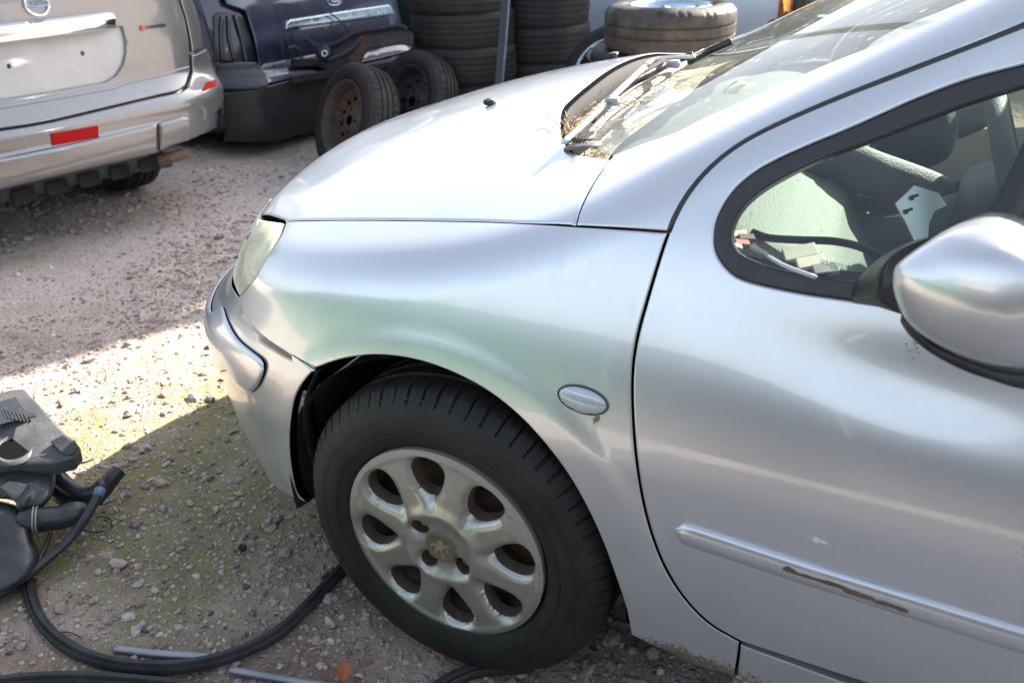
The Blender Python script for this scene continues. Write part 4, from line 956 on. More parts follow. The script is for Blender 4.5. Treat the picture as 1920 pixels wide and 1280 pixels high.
# black lower tray of the mirror
low = at([(1690, 588), (1700, 612), (1728, 640), (1765, 664), (1810, 686), (1860, 703), (1910, 718), (1960, 722), (1990, 700), (1960, 690), (1900, 686), (1840, 674), (1780, 650), (1730, 622)], 1, cy+.02); low = smooth_loop(low, 60)
V = np.array([low+[0, dy, 0] for dy in (.06, .03, .01, -.012)]+[low.mean(0)+(low-low.mean(0))*.85+[0, -.022, .003]]); m = 60
Fc = [(i*m+j, i*m+(j+1) % m, (i+1)*m+(j+1) % m, (i+1)*m+j) for i in range(4) for j in range(m)]+[tuple(range(m))[::-1], tuple(4*m+j for j in range(m))]
mk('mirror_tray', V.reshape(-1, 3), Fc, BLACKP, marm)
# window divider bar behind the mirror
q = XZ.ev(np.array([(.0, 0)])) if False else None
bb = hit([(1868, 440), (1932, 310)], Fcar); db = bb[1]-bb[0]; bar = np.vstack([bb[0]-db*.4, bb[0], bb[1], bb[1]+db*1.0]); P = XZ.ev(bar[:, [0, 2]]); V, Fc = sweep_vf(crom(P+[0, .004, 0], .02), [(-.017, -.006), (.017, -.006), (.017, .006), (-.017, .006)], (0, -1, 0)); mk('window_divider', V, Fc, SEAL, car)

# ------------------------------------------------------------------ cabin, seen through the glass
def pad(c, h, ax=None, r=.03, n=3):
    """soft box: superellipsoid"""
    V = []; Fc = []; U_, W_ = 28, 16; ax_ = np.eye(3) if ax is None else np.asarray(ax, float)
    sg = lambda v, p: math.copysign(abs(v)**p, v)
    for i in range(W_+1):
        ph = -math.pi/2+math.pi*i/W_
        for j in range(U_):
            t = 2*math.pi*j/U_; V.append([h[0]*sg(math.cos(ph), r)*sg(math.cos(t), r), h[1]*sg(math.cos(ph), r)*sg(math.sin(t), r), h[2]*sg(math.sin(ph), r)])
    for i in range(W_):
        for j in range(U_): Fc.append((i*U_+j, i*U_+(j+1) % U_, (i+1)*U_+(j+1) % U_, (i+1)*U_+j))
    return np.asarray(c)+np.array(V)@ax_, Fc
# dashboard: cross-section swept across the car
prof = [(.13, .90), (.20, .945), (.30, .965), (.42, .955), (.50, .93), (.57, .885), (.61, .82), (.615, .76), (.60, .70), (.56, .66), (.50, .60), (.30, .55), (.15, .6)]
pp = crom([(a, 0, b) for a, b in prof], .02, closed=True); ys = np.linspace(-.73, .73, 22); V = []
for y in ys: V.append(np.stack([pp[:, 0]+.10*(abs(y)/.73)**3*0-.02*np.cos(y*3), np.full(len(pp), y), pp[:, 2]-.045*(abs(y)/.73)**2.2+.02*np.exp(-((y+.36)/.2)**2)*(pp[:, 2] > .9)], -1))
m = len(pp); V = np.array(V).reshape(-1, 3); Fc = [(i*m+j, (i+1)*m+j, (i+1)*m+(j+1) % m, i*m+(j+1) % m) for i in range(21) for j in range(m)]+[tuple(range(m)), tuple(21*m+j for j in range(m))]
mk('dashboard', V, Fc, DASH, car)
mk('instrument_hood', *pad((.46, -.27, .945), (.10, .15, .035), r=.7), DASHD, car)
# steering column, wheel rim, hub with the bare airbag bracket
ax = unit((.92, 0, .38)); e_y = np.array([0, 1., 0]); e_z = np.cross(ax, e_y)
swc = np.array([.80, -.37, .90])
sw = mk('steering_wheel', *sweep_vf([swc+.185*(math.cos(t)*e_y+math.sin(t)*e_z) for t in np.linspace(0, 2*math.pi, 60, endpoint=False)], circ(.016, 10), ax, closed=True), DASHD, car)
mk('steering_hub', *pad(swc-ax*.03, (.05, .095, .08), (ax, e_y, e_z), r=.6), DASHD, sw)
mk('steering_column', *tube_vf([swc-ax*.04, swc-ax*.32], .05, 20), DASHD, sw)
for t in (20, 160, 270): mk('spoke', *sweep_vf([swc-ax*.02, swc+.17*(math.cos(R_(t))*e_y+math.sin(R_(t))*e_z)], [(-.02, -.008), (.02, -.008), (.02, .008), (-.02, .008)], ax), DASHD, sw)
# bare metal bracket with two slots, standing where the airbag was
bpx = [(1715, 348), (1679, 382), (1700, 420), (1716, 455), (1724, 478), (1738, 470), (1742, 420), (1752, 396), (1775, 385), (1760, 362)]
BC = atd(bpx, [1.28]*len(bpx)); v, f = prism_vf(BC, -CF, .004); br = mk('airbag_bracket', v, f, mat('zinc_plate', (.62, .64, .60), .32, .9, var=.15), sw, smooth=False)
for px in ((1716, 368), (1705, 394)):
    q = atd([(px[0]-8, px[1]-1), (px[0]+6, px[1]-5), (px[0]+7, px[1]), (px[0]-2, px[1]+3), (px[0]-2, px[1]+7), (px[0]-6, px[1]+6)], [1.275]*6); v, f = prism_vf(q, -CF, .003); mk('bracket_slot', v, f, DARKIN, br, smooth=False)
# dark dash top cover and its rounded end (lies between hub and screen)
def blob(pxs, dep, th, m, name, parent=car, n=-CF):
    """cushion whose outline follows photographed pixels at a given depth"""
    L = smooth_loop(atd(pxs, [dep]*len(pxs)), 56); c = L.mean(0); V = []
    prof = [(.90, -th), (.985, -th*.55), (1., 0), (.97, th*.45), (.88, th*.75), (.7, th*.93), (.4, th)]
    for s_, h in prof: V.append(c+(L-c)*s_+n*h)
    V = np.array(V); r_, m_2 = V.shape[:2]; VV = np.vstack([V.reshape(-1, 3), c+n*th*1.01]); F2 = [(i*m_2+j, i*m_2+(j+1) % m_2, (i+1)*m_2+(j+1) % m_2, (i+1)*m_2+j) for i in range(r_-1) for j in range(m_2)]+[((r_-1)*m_2+j, (r_-1)*m_2+(j+1) % m_2, r_*m_2) for j in range(m_2)]+[tuple(range(m_2))[::-1]]
    return mk(name, VV, F2, m, parent)
blob([(1540, 300), (1575, 270), (1640, 290), (1760, 335), (1786, 362), (1780, 400), (1760, 430), (1700, 450), (1660, 400), (1580, 360)], 1.42, .05, DASHD, 'column_shroud')
blob([(1640, 255), (1700, 215), (1755, 195), (1775, 235), (1772, 275), (1755, 310), (1700, 305), (1650, 280)], 1.75, .08, SEATM, 'passenger_headrest')
blob([(1690, 255), (1760, 215), (1840, 185), (1858, 195), (1856, 225), (1838, 245), (1770, 270), (1710, 285)], 1.85, .05, DASH, 'seat_bolster')
blob([(1770, 405), (1820, 375), (1900, 350), (1900, 440), (1840, 450), (1780, 445)], 1.40, .04, SEATM, 'passenger_seat')
mk('far_door_trim', *box_vf((1.25, .70, .72), (.70, .02, .26), bev=.01), BEIGE, car)
mk('cabin_floor', *box_vf((1.6, 0, .36), (1.2, .70, .02)), DARKIN, car, smooth=False)
mk('driver_seat', *pad((1.55, -.37, .55), (.27, .25, .12), r=.6), SEATM, car)
mk('driver_seat_back', *pad((1.85, -.37, .85), (.10, .24, .32), r=.6), SEATM, car)
mk('passenger_seat_back', *pad((1.85, .37, .85), (.10, .24, .32), r=.6), SEATM, car)
mk('passenger_seat_cushion', *pad((1.50, .37, .55), (.30, .25, .12), r=.6), SEATM, car)
mk('headlining', *box_vf((2.0, 0, 1.42), (.9, .5, .01)), DASH, car)
# yellow strap and dark hose lying on the dashboard behind the glass
V, Fc = sweep_vf(crom(atd([(1335, 222), (1350, 195), (1375, 168), (1395, 155)], [1.88]*4), .01), [(-.012, -.003), (.012, -.003), (.012, .003), (-.012, .003)]); mk('yellow_strap', V, Fc, mat('yellow_strap', (.55, .48, .18), .6), car)
mk('dash_speaker', *box_vf(atd([(1390, 168)], [1.95])[0], (.03, .05, .01), bev=.004), DASHD, car)
# clutter on the passenger side: black bag, small blue and grey pieces
bag = blob([(1800, 338), (1830, 325), (1870, 312), (1930, 316), (1935, 360), (1880, 378), (1830, 372), (1808, 358)], 1.62, .05, mat('black_bag', (.012, .013, .015), .35, bump=.6, bscale=30), 'black_bag', None)
tag(bag, 'glossy black bag lying on the beige trim inside the silver car', 'bag')
blob([(1770, 408), (1800, 392), (1806, 420), (1790, 445), (1768, 440)], 1.36, .02, mat('grey_lid', (.35, .38, .36), .5), 'cup_holder')
blob([(1612, 262), (1640, 255), (1650, 268), (1640, 280)], 1.5, .01, BLUEP, 'blue_switch')

# trim lines, scraps and the maker's print on the quarter pane
gz = lambda pts, z: np.vstack([at([p], 2, z) for p in pts])
mk('dash_groove', *tube_vf(crom(gz([(1412, 436), (1440, 446), (1500, 450), (1560, 452), (1610, 462), (1650, 480)], .915), .01), .006, 8), DARKIN, car)
mk('dash_trim', *tube_vf(crom(gz([(1440, 482), (1475, 500), (1530, 520)], .92), .01), .003, 6), mat('trim_wire', (.4, .4, .4), .4), car)
for px, c_2, sz in (((1384, 440), (.55, .50, .45), .012), ((1392, 456), (.35, .10, .06), .010), ((1380, 462), (.5, .45, .4), .009), ((1400, 446), (.12, .05, .04), .011), ((1520, 492), (.5, .42, .34), .018), ((1548, 505), (.14, .14, .14), .016), ((1500, 474), (.42, .36, .30), .022)):
    p = at([px], 2, .915)[0]; mk('scrap', *box_vf(p, (sz, sz*.7, .003), unit(np.array([(1, .4, rng.normal(0, .3)), (-.4, 1, .2), (0, -.2, 1)])), bev=.001), mat('scrap', c_2, .7), car, smooth=False)
p = hit([(1562, 502)], Fcar)[0]; n_ = XZ.nrm(p[None])[0]; ax_ = unit(np.array([1, 0, -.10])-n_*(np.array([1, 0, -.10])@n_)); text_mesh('glass_print', 'SPLINTEX', p-[0, -.0105, 0]+n_*.0008, ax_, np.cross(n_, ax_), n_, .0085, mat('glass_print', (.10, .11, .11), .6), sideglass, depth=.0002)
p = hit([(1568, 510)], Fcar)[0]; text_mesh('glass_print', '43R 00', p-[0, -.0105, 0]+n_*.0008, ax_, np.cross(n_, ax_), n_, .006, bpy.data.materials['glass_print'], sideglass, depth=.0002)
# ------------------------------------------------------------------ parked vehicles behind
class Car:
    """rear of a vehicle described in its own frame: u sideways, d out of the rear face, z up"""
    def __init__(s, o, deg, half, dz, kink, rr, tb=0.):
        th = R_(deg); s.a = np.array([math.cos(th), math.sin(th), 0]); s.b = np.array([math.sin(th), -math.cos(th), 0]); s.o = np.array(o, float); s.half, s.dz, s.kink, s.rr, s.tb = half, dz, kink, rr, tb
        s.S = Surf(s.F, 'uz', o=s.o, a=s.a, b=s.b)
    def F(s, P):
        Q = P-s.o; u = Q@s.a; d = Q@s.b; z = P[..., 2]
        D = pl(z, *s.dz)-s.rr*np.clip((np.abs(u)-s.kink)/(s.half-s.kink), 0, None)**2.6
        return smax(d-D, np.abs(u)-s.half+s.tb*np.clip(z-.80, 0, None)-.02*np.exp(-((z-.6)/.3)**2), .06)
    def uz(s, pxs, off=0.):
        P = hit(pxs, lambda P: s.F(P)-off, lo=1.5); return [tuple(v) for v in s.S.inv(P)]
    def pt(s, u, d, z): return s.o+s.a*u+s.b*d+np.array([0, 0, z])
    def sym(s, name, pxs, m, parent, extra=(), **k):
        """right half traced from the middle outwards and back; mirrored about the centre line"""
        L = s.uz(pxs) if pxs else []
        L = [q for q in L if q[0] > .004]+list(extra)
        return s.poly(name, [L+[(-a, z) for a, z in L[::-1]]], m, parent, **k)
    def poly(s, name, loops, m, parent, step=.02, grid=.035, holes=(), **k):
        sg = lambda L: [('p', s.S.ev(np.array(L[i:i+2]))) for i in range(len(L)-1)]+[('p', s.S.ev(np.array([L[-1], L[0]])))]
        kk = dict(gap=.002, rim=.006, drop=.004, flange=.02); kk.update(k)
        return panel(name, s.S, sg(loops[0]), m, parent, step=step, grid=grid, holes=[sg(h) for h in holes], **kk)
    def hull(s, name, prof, inset, m, parent, x0=-.05):
        """body behind the rear: side profile (distance forward, z) swept across with rounded shoulders"""
        pp = crom(np.array([(a, 0, b) for a, b in prof]), .12, closed=True); V = []; us = np.array([-1, -.96, -.85, -.7, -.5, 0, .5, .7, .85, .96, 1.])*(s.half-inset); ins = [.05, .01, 0, 0, 0, 0, 0, 0, 0, .01, .05]; cz = pp[:, 2].mean(); cx = pp[:, 0].mean()
        for u, k in zip(us, ins):
            for p in pp:
                taper = 1-(.16 if s.tb == 0 else .40)*max(0, p[2]-(.95 if s.tb == 0 else .80)); xx = cx+(p[0]-cx)*(1-k*.6)+(.03+s.rr*1.1*max(0, (abs(u)-s.kink)/(s.half-s.kink))**2.0)*(p[0] < 1.0); V.append(s.pt(u*taper, -xx, cz+(p[2]-cz)*(1-k)))
        mm = len(pp); Fc = [(i*mm+j, (i+1)*mm+j, (i+1)*mm+(j+1) % mm, i*mm+(j+1) % mm) for i in range(len(us)-1) for j in range(mm)]+[tuple(range(mm)), tuple((len(us)-1)*mm+j for j in range(mm))]
        return mk(name, V, Fc, m, parent, sharp=40)

# --- silver off-roader on the left
oo = CP+1.06*(np.array([-2.449, .257, CP[2]])-CP); SU = Car((oo[0], oo[1], 0), 76.93, .94, ([.0, .21, .29, .38, .51, .58, .625, .685, .77, .98, 1.06, 1.5], [-.12, -.07, -.02, -.005, 0, -.004, -.035, -.06, -.058, -.062, -.064, -.20]), .55, .12, .35)
suv = thing('parked_car', 'silver-beige off-road car seen from behind, cut by the left edge, with empty number plate recess', 'car', SU.pt(0, 0, 0))
rec = [(0, 84), (120, 66), (229, 51), (235, 75), (236, 100), (231, 122), (217, 143), (195, 155), (120, 168), (0, 187)]
tail = [(0, -25), (325, -40), (336, 0), (349, 40), (356, 84), (358, 134), (349, 160), (336, 169), (302, 176), (201, 200), (101, 224), (0, 242)]
rl = [q for q in SU.uz(rec) if q[0] > .004]; RL = rl+[(-a, z) for a, z in rl[::-1]]
SU.sym('tailgate', tail, SILVER2, suv, holes=[RL])
c_ = np.array(RL).mean(0); SU.poly('plate_recess', [[tuple(c_+(np.array(q)-c_)*1.05) for q in RL]], PLATE, suv, off=-.016, gap=0, flange=0, drop=0)
SU.sym('crease_trim', [(0, 196), (120, 176), (212, 160), (232, 152), (300, 138), (355, 124), (355, 129), (300, 144), (235, 158), (215, 166), (120, 183), (0, 203)], SILVER2, suv, off=.008, gap=0, rim=.003, drop=.004, flange=.01, step=.012, grid=.02)
cz_ = SU.uz([(110, 49)])[0][1]; P = crom(np.array([SU.pt(u, -.045-.03*abs(u/.42)**4, cz_) for u in np.linspace(-.415, .415, 15)]), .03)
mk('chrome_strip', *sweep_vf(P, [(-.02, -.036), (.026, -.034), (.032, -.029), (.041, .004), (.040, .012), (.033, .024), (.018, .033), (-.02, .036)]), CHROME, suv, sharp=25)
bump_t = [(0, 246), (101, 228), (201, 204), (302, 180), (338, 173), (353, 163), (362, 134), (361, 104), (384, 95)]
bt = [q for q in SU.uz(bump_t) if q[0] > .004]; zb = SU.uz([(0, 350), (290, 287)])
side_pts = [(.905, bt[-1][1]+.005), (.935, bt[-1][1]-.03), (.945, .52)]+SU.uz([(403, 215), (397, 234), (383, 250), (364, 260)])
low = [q for q in SU.uz([(345, 264), (290, 290), (150, 320), (0, 353)]) if q[0] > .004]
half_b = bt+side_pts+[(q[0], q[1]) for q in low]
SU.poly('rear_bumper', [half_b+[(-a, z) for a, z in half_b[::-1]]], SILVER2, suv)
SU.sym('bumper_bar', [(0, 296), (150, 266), (287, 233), (290, 236), (291, 284), (287, 287), (150, 318), (0, 351)], SILVER2, suv, off=.030, gap=0, rim=.014, drop=.010, flange=.03, step=.014, grid=.02)
for s_ in (1, -1):
    q = [(s_*a, z) for a, z in SU.uz([(295, 231), (340, 219), (352, 224), (357, 240), (353, 262), (320, 272), (297, 283)])]; SU.poly('bumper_end_cap', [q], SILVER2, suv, off=.026, gap=0, rim=.012, drop=.010, flange=.03, step=.014, grid=.02)
    if s_ > 0: q = [(s_*a, z) for a, z in SU.uz([(95, 251), (183, 236), (184, 258), (97, 273)])]; SU.poly('bumper_reflector', [q], REDL, suv, off=.008, gap=0, rim=.003, drop=.002, flange=.01, step=.01, grid=.02)
    q = [(s_*a, z) for a, z in SU.uz([(385, 154), (406, 147), (405, 160), (379, 171)])]; SU.poly('corner_reflector', [q], REDL, suv, off=.006, gap=0, rim=.003, drop=.002, flange=.01, step=.01, grid=.02)
    q = [(s_*a, z) for a, z in SU.uz([(339, 0), (352, 40), (360, 84), (361, 98), (384, 90), (377, 50), (367, 8)])]; q = [(s_*(abs(q[0][0])-.04), 1.25)]+q+[(s_*(abs(q[-1][0])-.08), 1.25)]; SU.poly('quarter_panel', [q], SILVER2, suv, flange=.03)
SU.sym('black_valance', [(0, 351), (150, 318), (287, 286), (283, 300), (262, 318), (220, 330), (100, 360), (0, 388)], BLACKP, suv, off=-.012, gap=0)
for u in np.arange(-.42, .44, .14): mk('valance_rib', *box_vf(SU.pt(u, -.012, .315), (.045, .010, .030), (SU.a, SU.b, (0, 0, 1)), bev=.006), BLACKP, suv)
ep = SU.uz([(68, 8)])[0]; e0 = SU.S.ev(np.array([ep]))[0]+SU.b*.006
for r_ in (0,):
    V, Fc = sweep_vf([e0+SU.a*.046*math.cos(t)+np.array([0, 0, .042*math.sin(t)]) for t in np.linspace(0, 2*math.pi, 40, endpoint=False)], circ(.0052, 8), SU.b, closed=True); em = mk('badge_ring', V, Fc, CHROME, suv)
mk('badge_bar', *box_vf(e0, (.052, .005, .013), (SU.a, SU.b, (0, 0, 1)), bev=.003), CHROME, em)
text_mesh('badge_name', 'NISSAN', e0+SU.b*.0055, SU.a, (0, 0, 1), SU.b, .021, mat('badge_letters', (.25, .3, .42), .3, .6), em)
cp_ = SU.uz([(292, 50)])[0]; c0 = SU.S.ev(np.array([cp_]))[0]+SU.b*.003; ax_ = unit(SU.S.ev(np.array([(cp_[0]+.05, cp_[1])]))[0]-SU.S.ev(np.array([(cp_[0]-.05, cp_[1])]))[0]); nn_ = np.cross(ax_, (0, 0, 1)); nn_ = nn_ if nn_@SU.b > 0 else -nn_
text_mesh('script_badge', 'COLUMBIA', c0+nn_*.001, ax_, (0, 0, 1), nn_, .0215, BLK, suv, font_scale=.95)
mk('badge_square', *box_vf(c0-ax_*.068, (.008, .002, .010), (ax_, nn_, (0, 0, 1))), REDP, suv, smooth=False)
for px in ((20, 125), (158, 101)):
    q = SU.uz([px])[0]; c = SU.S.ev(np.array([q]))[0]-SU.b*.014; mk('plate_screw_hole', *dome(c, SU.a, np.array([0, 0, 1.]), SU.b, .008, .010, .002, rings=2, seg=14), RUST, suv)
prof = [(.12, .34), (.10, .75), (.12, 1.02), (.22, 1.25), (.42, 1.62), (.8, 1.68), (2.3, 1.66), (3.05, 1.12), (4.1, 1.0), (4.42, .75), (4.4, .34), (2.2, .30)]
SU.hull('body', prof, .03, SILVER2, suv)
mk('exhaust_silencer', *tube_vf([SU.pt(.20, -.16, .30), SU.pt(.45, -.15, .29), SU.pt(.58, -.12, .285)], .035, 16, caps=True), RUST, suv); ex0 = at([(328, 290)], 2, .30)[0]
mk('tail_pipe', *tube_vf([SU.pt(.48, -.14, .30), SU.pt(.60, -.10, .30), ex0+SU.b*.02+SU.a*.02, ex0+SU.b*.02+SU.a*.05], .026, 16), rust_m('pipe', (.16, .11, .07), (.26, .17, .09), .3, .7), suv)
ctp = at([(300, 343)], 2, 0)[0]
for (u, d, w_) in ((.66, -.82, 1), (-.66, -.82, 1), (.66, -3.5, 0), (-.66, -3.5, 0)):
    c = SU.pt(u+(.11 if u > 0 else -.11), d, .34); ws_ = mk('wheel', *rev_vf([(.02, .02), (.13, .04), (.20, .02), (.18, .16)], 40, c, -SU.a*np.sign(u)), STEEL, suv)
    make_tyre('tyre', ws_, c, -SU.a*np.sign(u), .34, .205, .215, RUBB, seg=96, n=24)
q = SU.pt(.70, -.35, .40); mk('mud_flap', *box_vf(q, (.10, .03, .10), (SU.a, SU.b, (0, 0, 1)), bev=.02), GREYP, suv)
adopt(suv)

# --- dark blue car
BL = Car((-2.94+.1736*.28, 2.45+.985*.28, 0), 80, .91, ([.0, .08, .2, .40, .46, .50, .60, .72, .80, 1.2], [-.10, -.02, .02, .02, -.03, -.10, -.10, -.12, -.13, -.22]), .55, .20)
blue = thing('parked_car', 'dark blue car without tail lamps behind the rusty wheels, with big black plastic bumper', 'car', BL.pt(0, 0, 0))
def from_px(lst): return BL.uz(lst)
bumper_px = [(700, 150), (600, 152), (545, 160), (497, 166), (496, 152), (480, 125), (430, 122), (402, 128)]
bu = BL.uz([(500, 166), (560, 153), (640, 145)])
BL.poly('rear_bumper', [[(-.86, .40), (-.55, .42), (-.2, .43), (.6, .43), (.86, .40), (.88, .1), (.6, .05), (0, .04), (-.6, .05), (-.88, .1)]], BLACKP, blue, off=.02, rim=.02, drop=.015)
tg = BL.uz([(372, -40), (404, -30), (424, 6), (492, 10), (503, 60), (508, 110), (514, 160)])
BL.poly('tailgate', [[(-.72, 1.25), tuple(BL.uz([(425, 8)])[0]), tuple(BL.uz([(462, 22)])[0]), tuple(BL.uz([(474, 60)])[0]), tuple(BL.uz([(486, 120)])[0]), tuple(BL.uz([(500, 158)])[0]), (.78, .44), (.72, 1.25)]], BLUE, blue)
lampL = BL.uz([(405, 30), (415, 23), (450, 24), (463, 34), (472, 62), (486, 118), (478, 116), (404, 118)])
for s_ in (1,): BL.poly('lamp_recess', [lampL], mat('lamp_recess', (.012, .013, .02), .35, coat=.6, bump=.6, bscale=9), blue, off=-.03, rim=.01, drop=-.008, flange=.06, grid=.03)
for k, pxs in enumerate(([(428, 30), (430, 75), (440, 116)], [(440, 28), (452, 70), (462, 118)], [(416, 30), (414, 75), (418, 116)])):
    P = hit(pxs, lambda P: BL.F(P)+.02, lo=2); mk('recess_rib', *tube_vf(crom(P, .02), .012, 8), mat('rib_blue', (.02, .025, .05), .35, coat=.5), blue)
BL.poly('bumper_corner', [BL.uz([(402, 120), (440, 116), (474, 116), (487, 128), (497, 162), (480, 166), (402, 166)])], GREYP, blue, off=.035, rim=.014, drop=.012, flange=.05)
BL.poly('chrome_strip', [BL.uz([(532, 55), (533, 42), (541, 36), (640, 20), (722, 8), (731, 12), (736, 26), (640, 40), (600, 46)])], CHROMED, blue, off=.025, rim=.010, drop=.008, flange=.03, grid=.02, step=.012)
BL.poly('plate_recess', [BL.uz([(548, 58), (640, 44), (728, 31), (733, 70), (640, 88), (552, 100)])], mat('recess_blue', (.008, .012, .04), .5), blue, off=.004, rim=.004, drop=.003, flange=.01)
for px in ((611, 54), (652, 47)): mk('plate_screw', *dome(hit([px], lambda P: BL.F(P)-.006, lo=2)[0], BL.a, np.array([0, 0, 1.]), BL.b, .008, .008, .004, rings=3, seg=12), STEEL, blue)
c = hit([(627, 2)], lambda P: BL.F(P)-.006, lo=2)[0]
ov = mk('oval_badge', *dome(c, BL.a, np.array([0, 0, 1.]), BL.b, .062, .026, .005, rings=4, seg=36), BLUEP, blue); V, Fc = sweep_vf([c+BL.a*.062*math.cos(t)+np.array([0, 0, .026*math.sin(t)])+BL.b*.002 for t in np.linspace(0, 2*math.pi, 36, endpoint=False)], circ(.0028, 6), BL.b, closed=True); mk('badge_rim', V, Fc, CHROME, ov); text_mesh('badge_name', 'Ford', c+BL.b*.006, BL.a, (0, 0, 1), BL.b, .034, CHROME, ov, shear=.3)
c = hit([(513, 127)], lambda P: BL.F(P)-.004, lo=2)[0]; text_mesh('model_badge', 'MAVERICK', c, BL.a, (0, 0, 1), BL.b, .032, CHROMED, blue, shear=.25)
c = hit([(508, 136)], lambda P: BL.F(P)-.004, lo=2)[0]; text_mesh('sticker_letters', 'DYNAMICS', c, BL.a, (0, 0, 1), BL.b, .022, WHITEP, blue)
c = hit([(515, 142)], lambda P: BL.F(P)-.004, lo=2)[0]; text_mesh('sticker_letters', 'DRIVE', c, BL.a, (0, 0, 1), BL.b, .020, WHITEP, blue)
prof = [(.16, .12), (.14, .5), (.20, .95), (.35, 1.30), (.55, 1.58), (1.0, 1.64), (2.4, 1.6), (3.1, 1.05), (4.0, .95), (4.3, .6), (4.2, .15), (2.0, .12)]
BL.hull('body', prof, .03, BLUE, blue)
V = [BL.pt(u, -d, z) for u, d, z in ((-.60, .24, 1.0), (.60, .24, 1.0), (.52, .47, 1.45), (-.52, .47, 1.45))]; mk('rear_window', V, [(0, 1, 2, 3)], GLASS_D, blue, smooth=False)
# torn bumper bracket and wiring
for a_, b_, w_ in (((545, 150), (680, 128), .018), ((548, 118), (612, 116), .022), ((600, 122), (625, 118), .02), ((690, 128), (765, 112), .012)):
    P = hit([a_, b_], lambda P: BL.F(P)-.06, lo=2); mk('bracket', *sweep_vf(crom(P, .05), [(-.02, -w_), (.02, -w_), (.02, w_), (-.02, w_)]), RUSTB, blue, smooth=False)
P = hit([(540, 92), (548, 88), (558, 93), (562, 106), (575, 112)], lambda P: BL.F(P)-.05, lo=2); mk('wiring_loom', *tube_vf(crom(P, .01), .008, 8), BLACKP, blue)
P = hit([(618, 24), (640, 42), (652, 58), (664, 68)], lambda P: BL.F(P)-.05, lo=2); mk('loose_cable', *tube_vf(crom(P, .01), .005, 8), BLACKP, blue)
mk('bumper_foam', *box_vf(hit([(700, 135)], lambda P: BL.F(P)-.03, lo=2)[0], (.18, .04, .05), (BL.a, BL.b, (0, 0, 1)), bev=.01), BLACKP, blue)
for s_ in (-1, 1):
    for d_ in (.9, 3.3):
        c = BL.pt(s_*.87, -d_, .30); ww = mk('wheel', *rev_vf([(.02, .02), (.19, .02), (.17, .15)], 32, c, -BL.a*s_), STEEL, blue); make_tyre('tyre', ww, c, -BL.a*s_, .31, .20, .19, RUBB, seg=64, n=16)
adopt(blue)
q = at([(500, 232), (560, 222), (598, 222), (590, 236), (540, 238)], 2, .03); v, f = prism_vf(q, (0, 0, 1), .03, .004); tag(mk('bumper_piece', v, f, BLACKP), 'flat black plastic piece lying on the gravel under the blue car', 'plastic piece')

# --- dark green car at the far left, pale blue car at the far right
def simple_car(o, deg, L, m, label, wid=.88, wheels=(.8, 3.3), z0=.2):
    th = R_(deg); f_ = np.array([math.cos(th), math.sin(th), 0]); s_ = np.array([-math.sin(th), math.cos(th), 0]); o = np.array([*o, 0.])
    root = thing('parked_car', label, 'car', o)
    side = crom([(0, 0, .35), (-.02, 0, .6), (.05, 0, .85), (.25, 0, .95), (.55, 0, 1.0), (L*.30, 0, .985), (L*.72, 0, .96), (L-.4, 0, .88), (L-.03, 0, .72), (L, 0, .4), (L-.15, 0, z0), (L*.5, 0, z0-.02), (.15, 0, z0)], .07, closed=True)
    us = np.array([-1, -.99, -.95, -.86, -.5, 0, .5, .86, .95, .99, 1.0])*wid; k = [.12, .05, .015, 0, 0, 0, 0, 0, .015, .05, .12]; V = []; cz = side[:, 2].mean()
    for u, q in zip(us, k):
        for p in side: V.append(o+f_*(L/2+(p[0]-L/2)*(1-q*.5))+s_*(u*(1+.03*math.sin(max(0, p[2]-.2)*3)))+np.array([0, 0, cz+(p[2]-cz)*(1-q)]))
    mm = len(side); Fc = [(i*mm+j, (i+1)*mm+j, (i+1)*mm+(j+1) % mm, i*mm+(j+1) % mm) for i in range(len(us)-1) for j in range(mm)]+[tuple(range(mm)), tuple((len(us)-1)*mm+j for j in range(mm))]
    mk('body', V, Fc, m, root)
    cab = crom([(.35, 0, .93), (.75, 0, 1.38), (1.2, 0, 1.45), (L*.55, 0, 1.42), (L*.68, 0, 1.2), (L*.76, 0, .93)], .08, closed=True); V = []
    for u, q in ((-.80, 0), (-.62, 1), (.62, 1), (.80, 0)):
        for p in cab: V.append(o+f_*p[0]+s_*(u if p[2] < 1.1 else u*.86)+np.array([0, 0, p[2]]))
    mm = len(cab); mk('cabin', V, [(i*mm+j, (i+1)*mm+j, (i+1)*mm+(j+1) % mm, i*mm+(j+1) % mm) for i in range(3) for j in range(mm)]+[tuple(range(mm)), tuple(3*mm+j for j in range(mm))], GLASS_D, root, sharp=40)
    for sd in (-1, 1):
        mk('waist_trim', *sweep_vf([o+f_*.35+s_*sd*(wid-.02)+[0, 0, .985], o+f_*(L*.72)+s_*sd*(wid-.02)+[0, 0, .965]], [(-.006, -.008), (.006, -.008), (.006, .008), (-.006, .008)]), CHROMED, root)
        for d_ in wheels:
            c = o+f_*d_+s_*sd*(wid+.005)+np.array([0, 0, .31])
            mk('arch_gap', *rev_vf([(.0, .0), (.36, .0), (.365, .01), (.365, .06)], 40, c+s_*sd*.002, -s_*sd), DARKIN, root)
            ww = mk('wheel', *rev_vf([(.02, -.01), (.12, .0), (.19, -.01), (.17, .05)], 32, c, -s_*sd), STEEL, root); make_tyre('tyre', ww, c, -s_*sd, .31, .2, .19, RUBB, seg=64, n=16)
    adopt(root); return root
g1 = atd([(395, 60)], [6.8])[0]; simple_car((g1[0]-2.6, g1[1]+.9), 8, 4.2, DKGREEN, 'dark green car just showing between the silver off-roader and the blue car')
g2 = atd([(1290, 70)], [5.9])[0]
simple_car((g2[0]-1.45, g2[1]+1.05), 4, 4.2, BLUE2, 'pale silver-blue car standing behind the stacked tyres', wheels=(.35, 3.0))

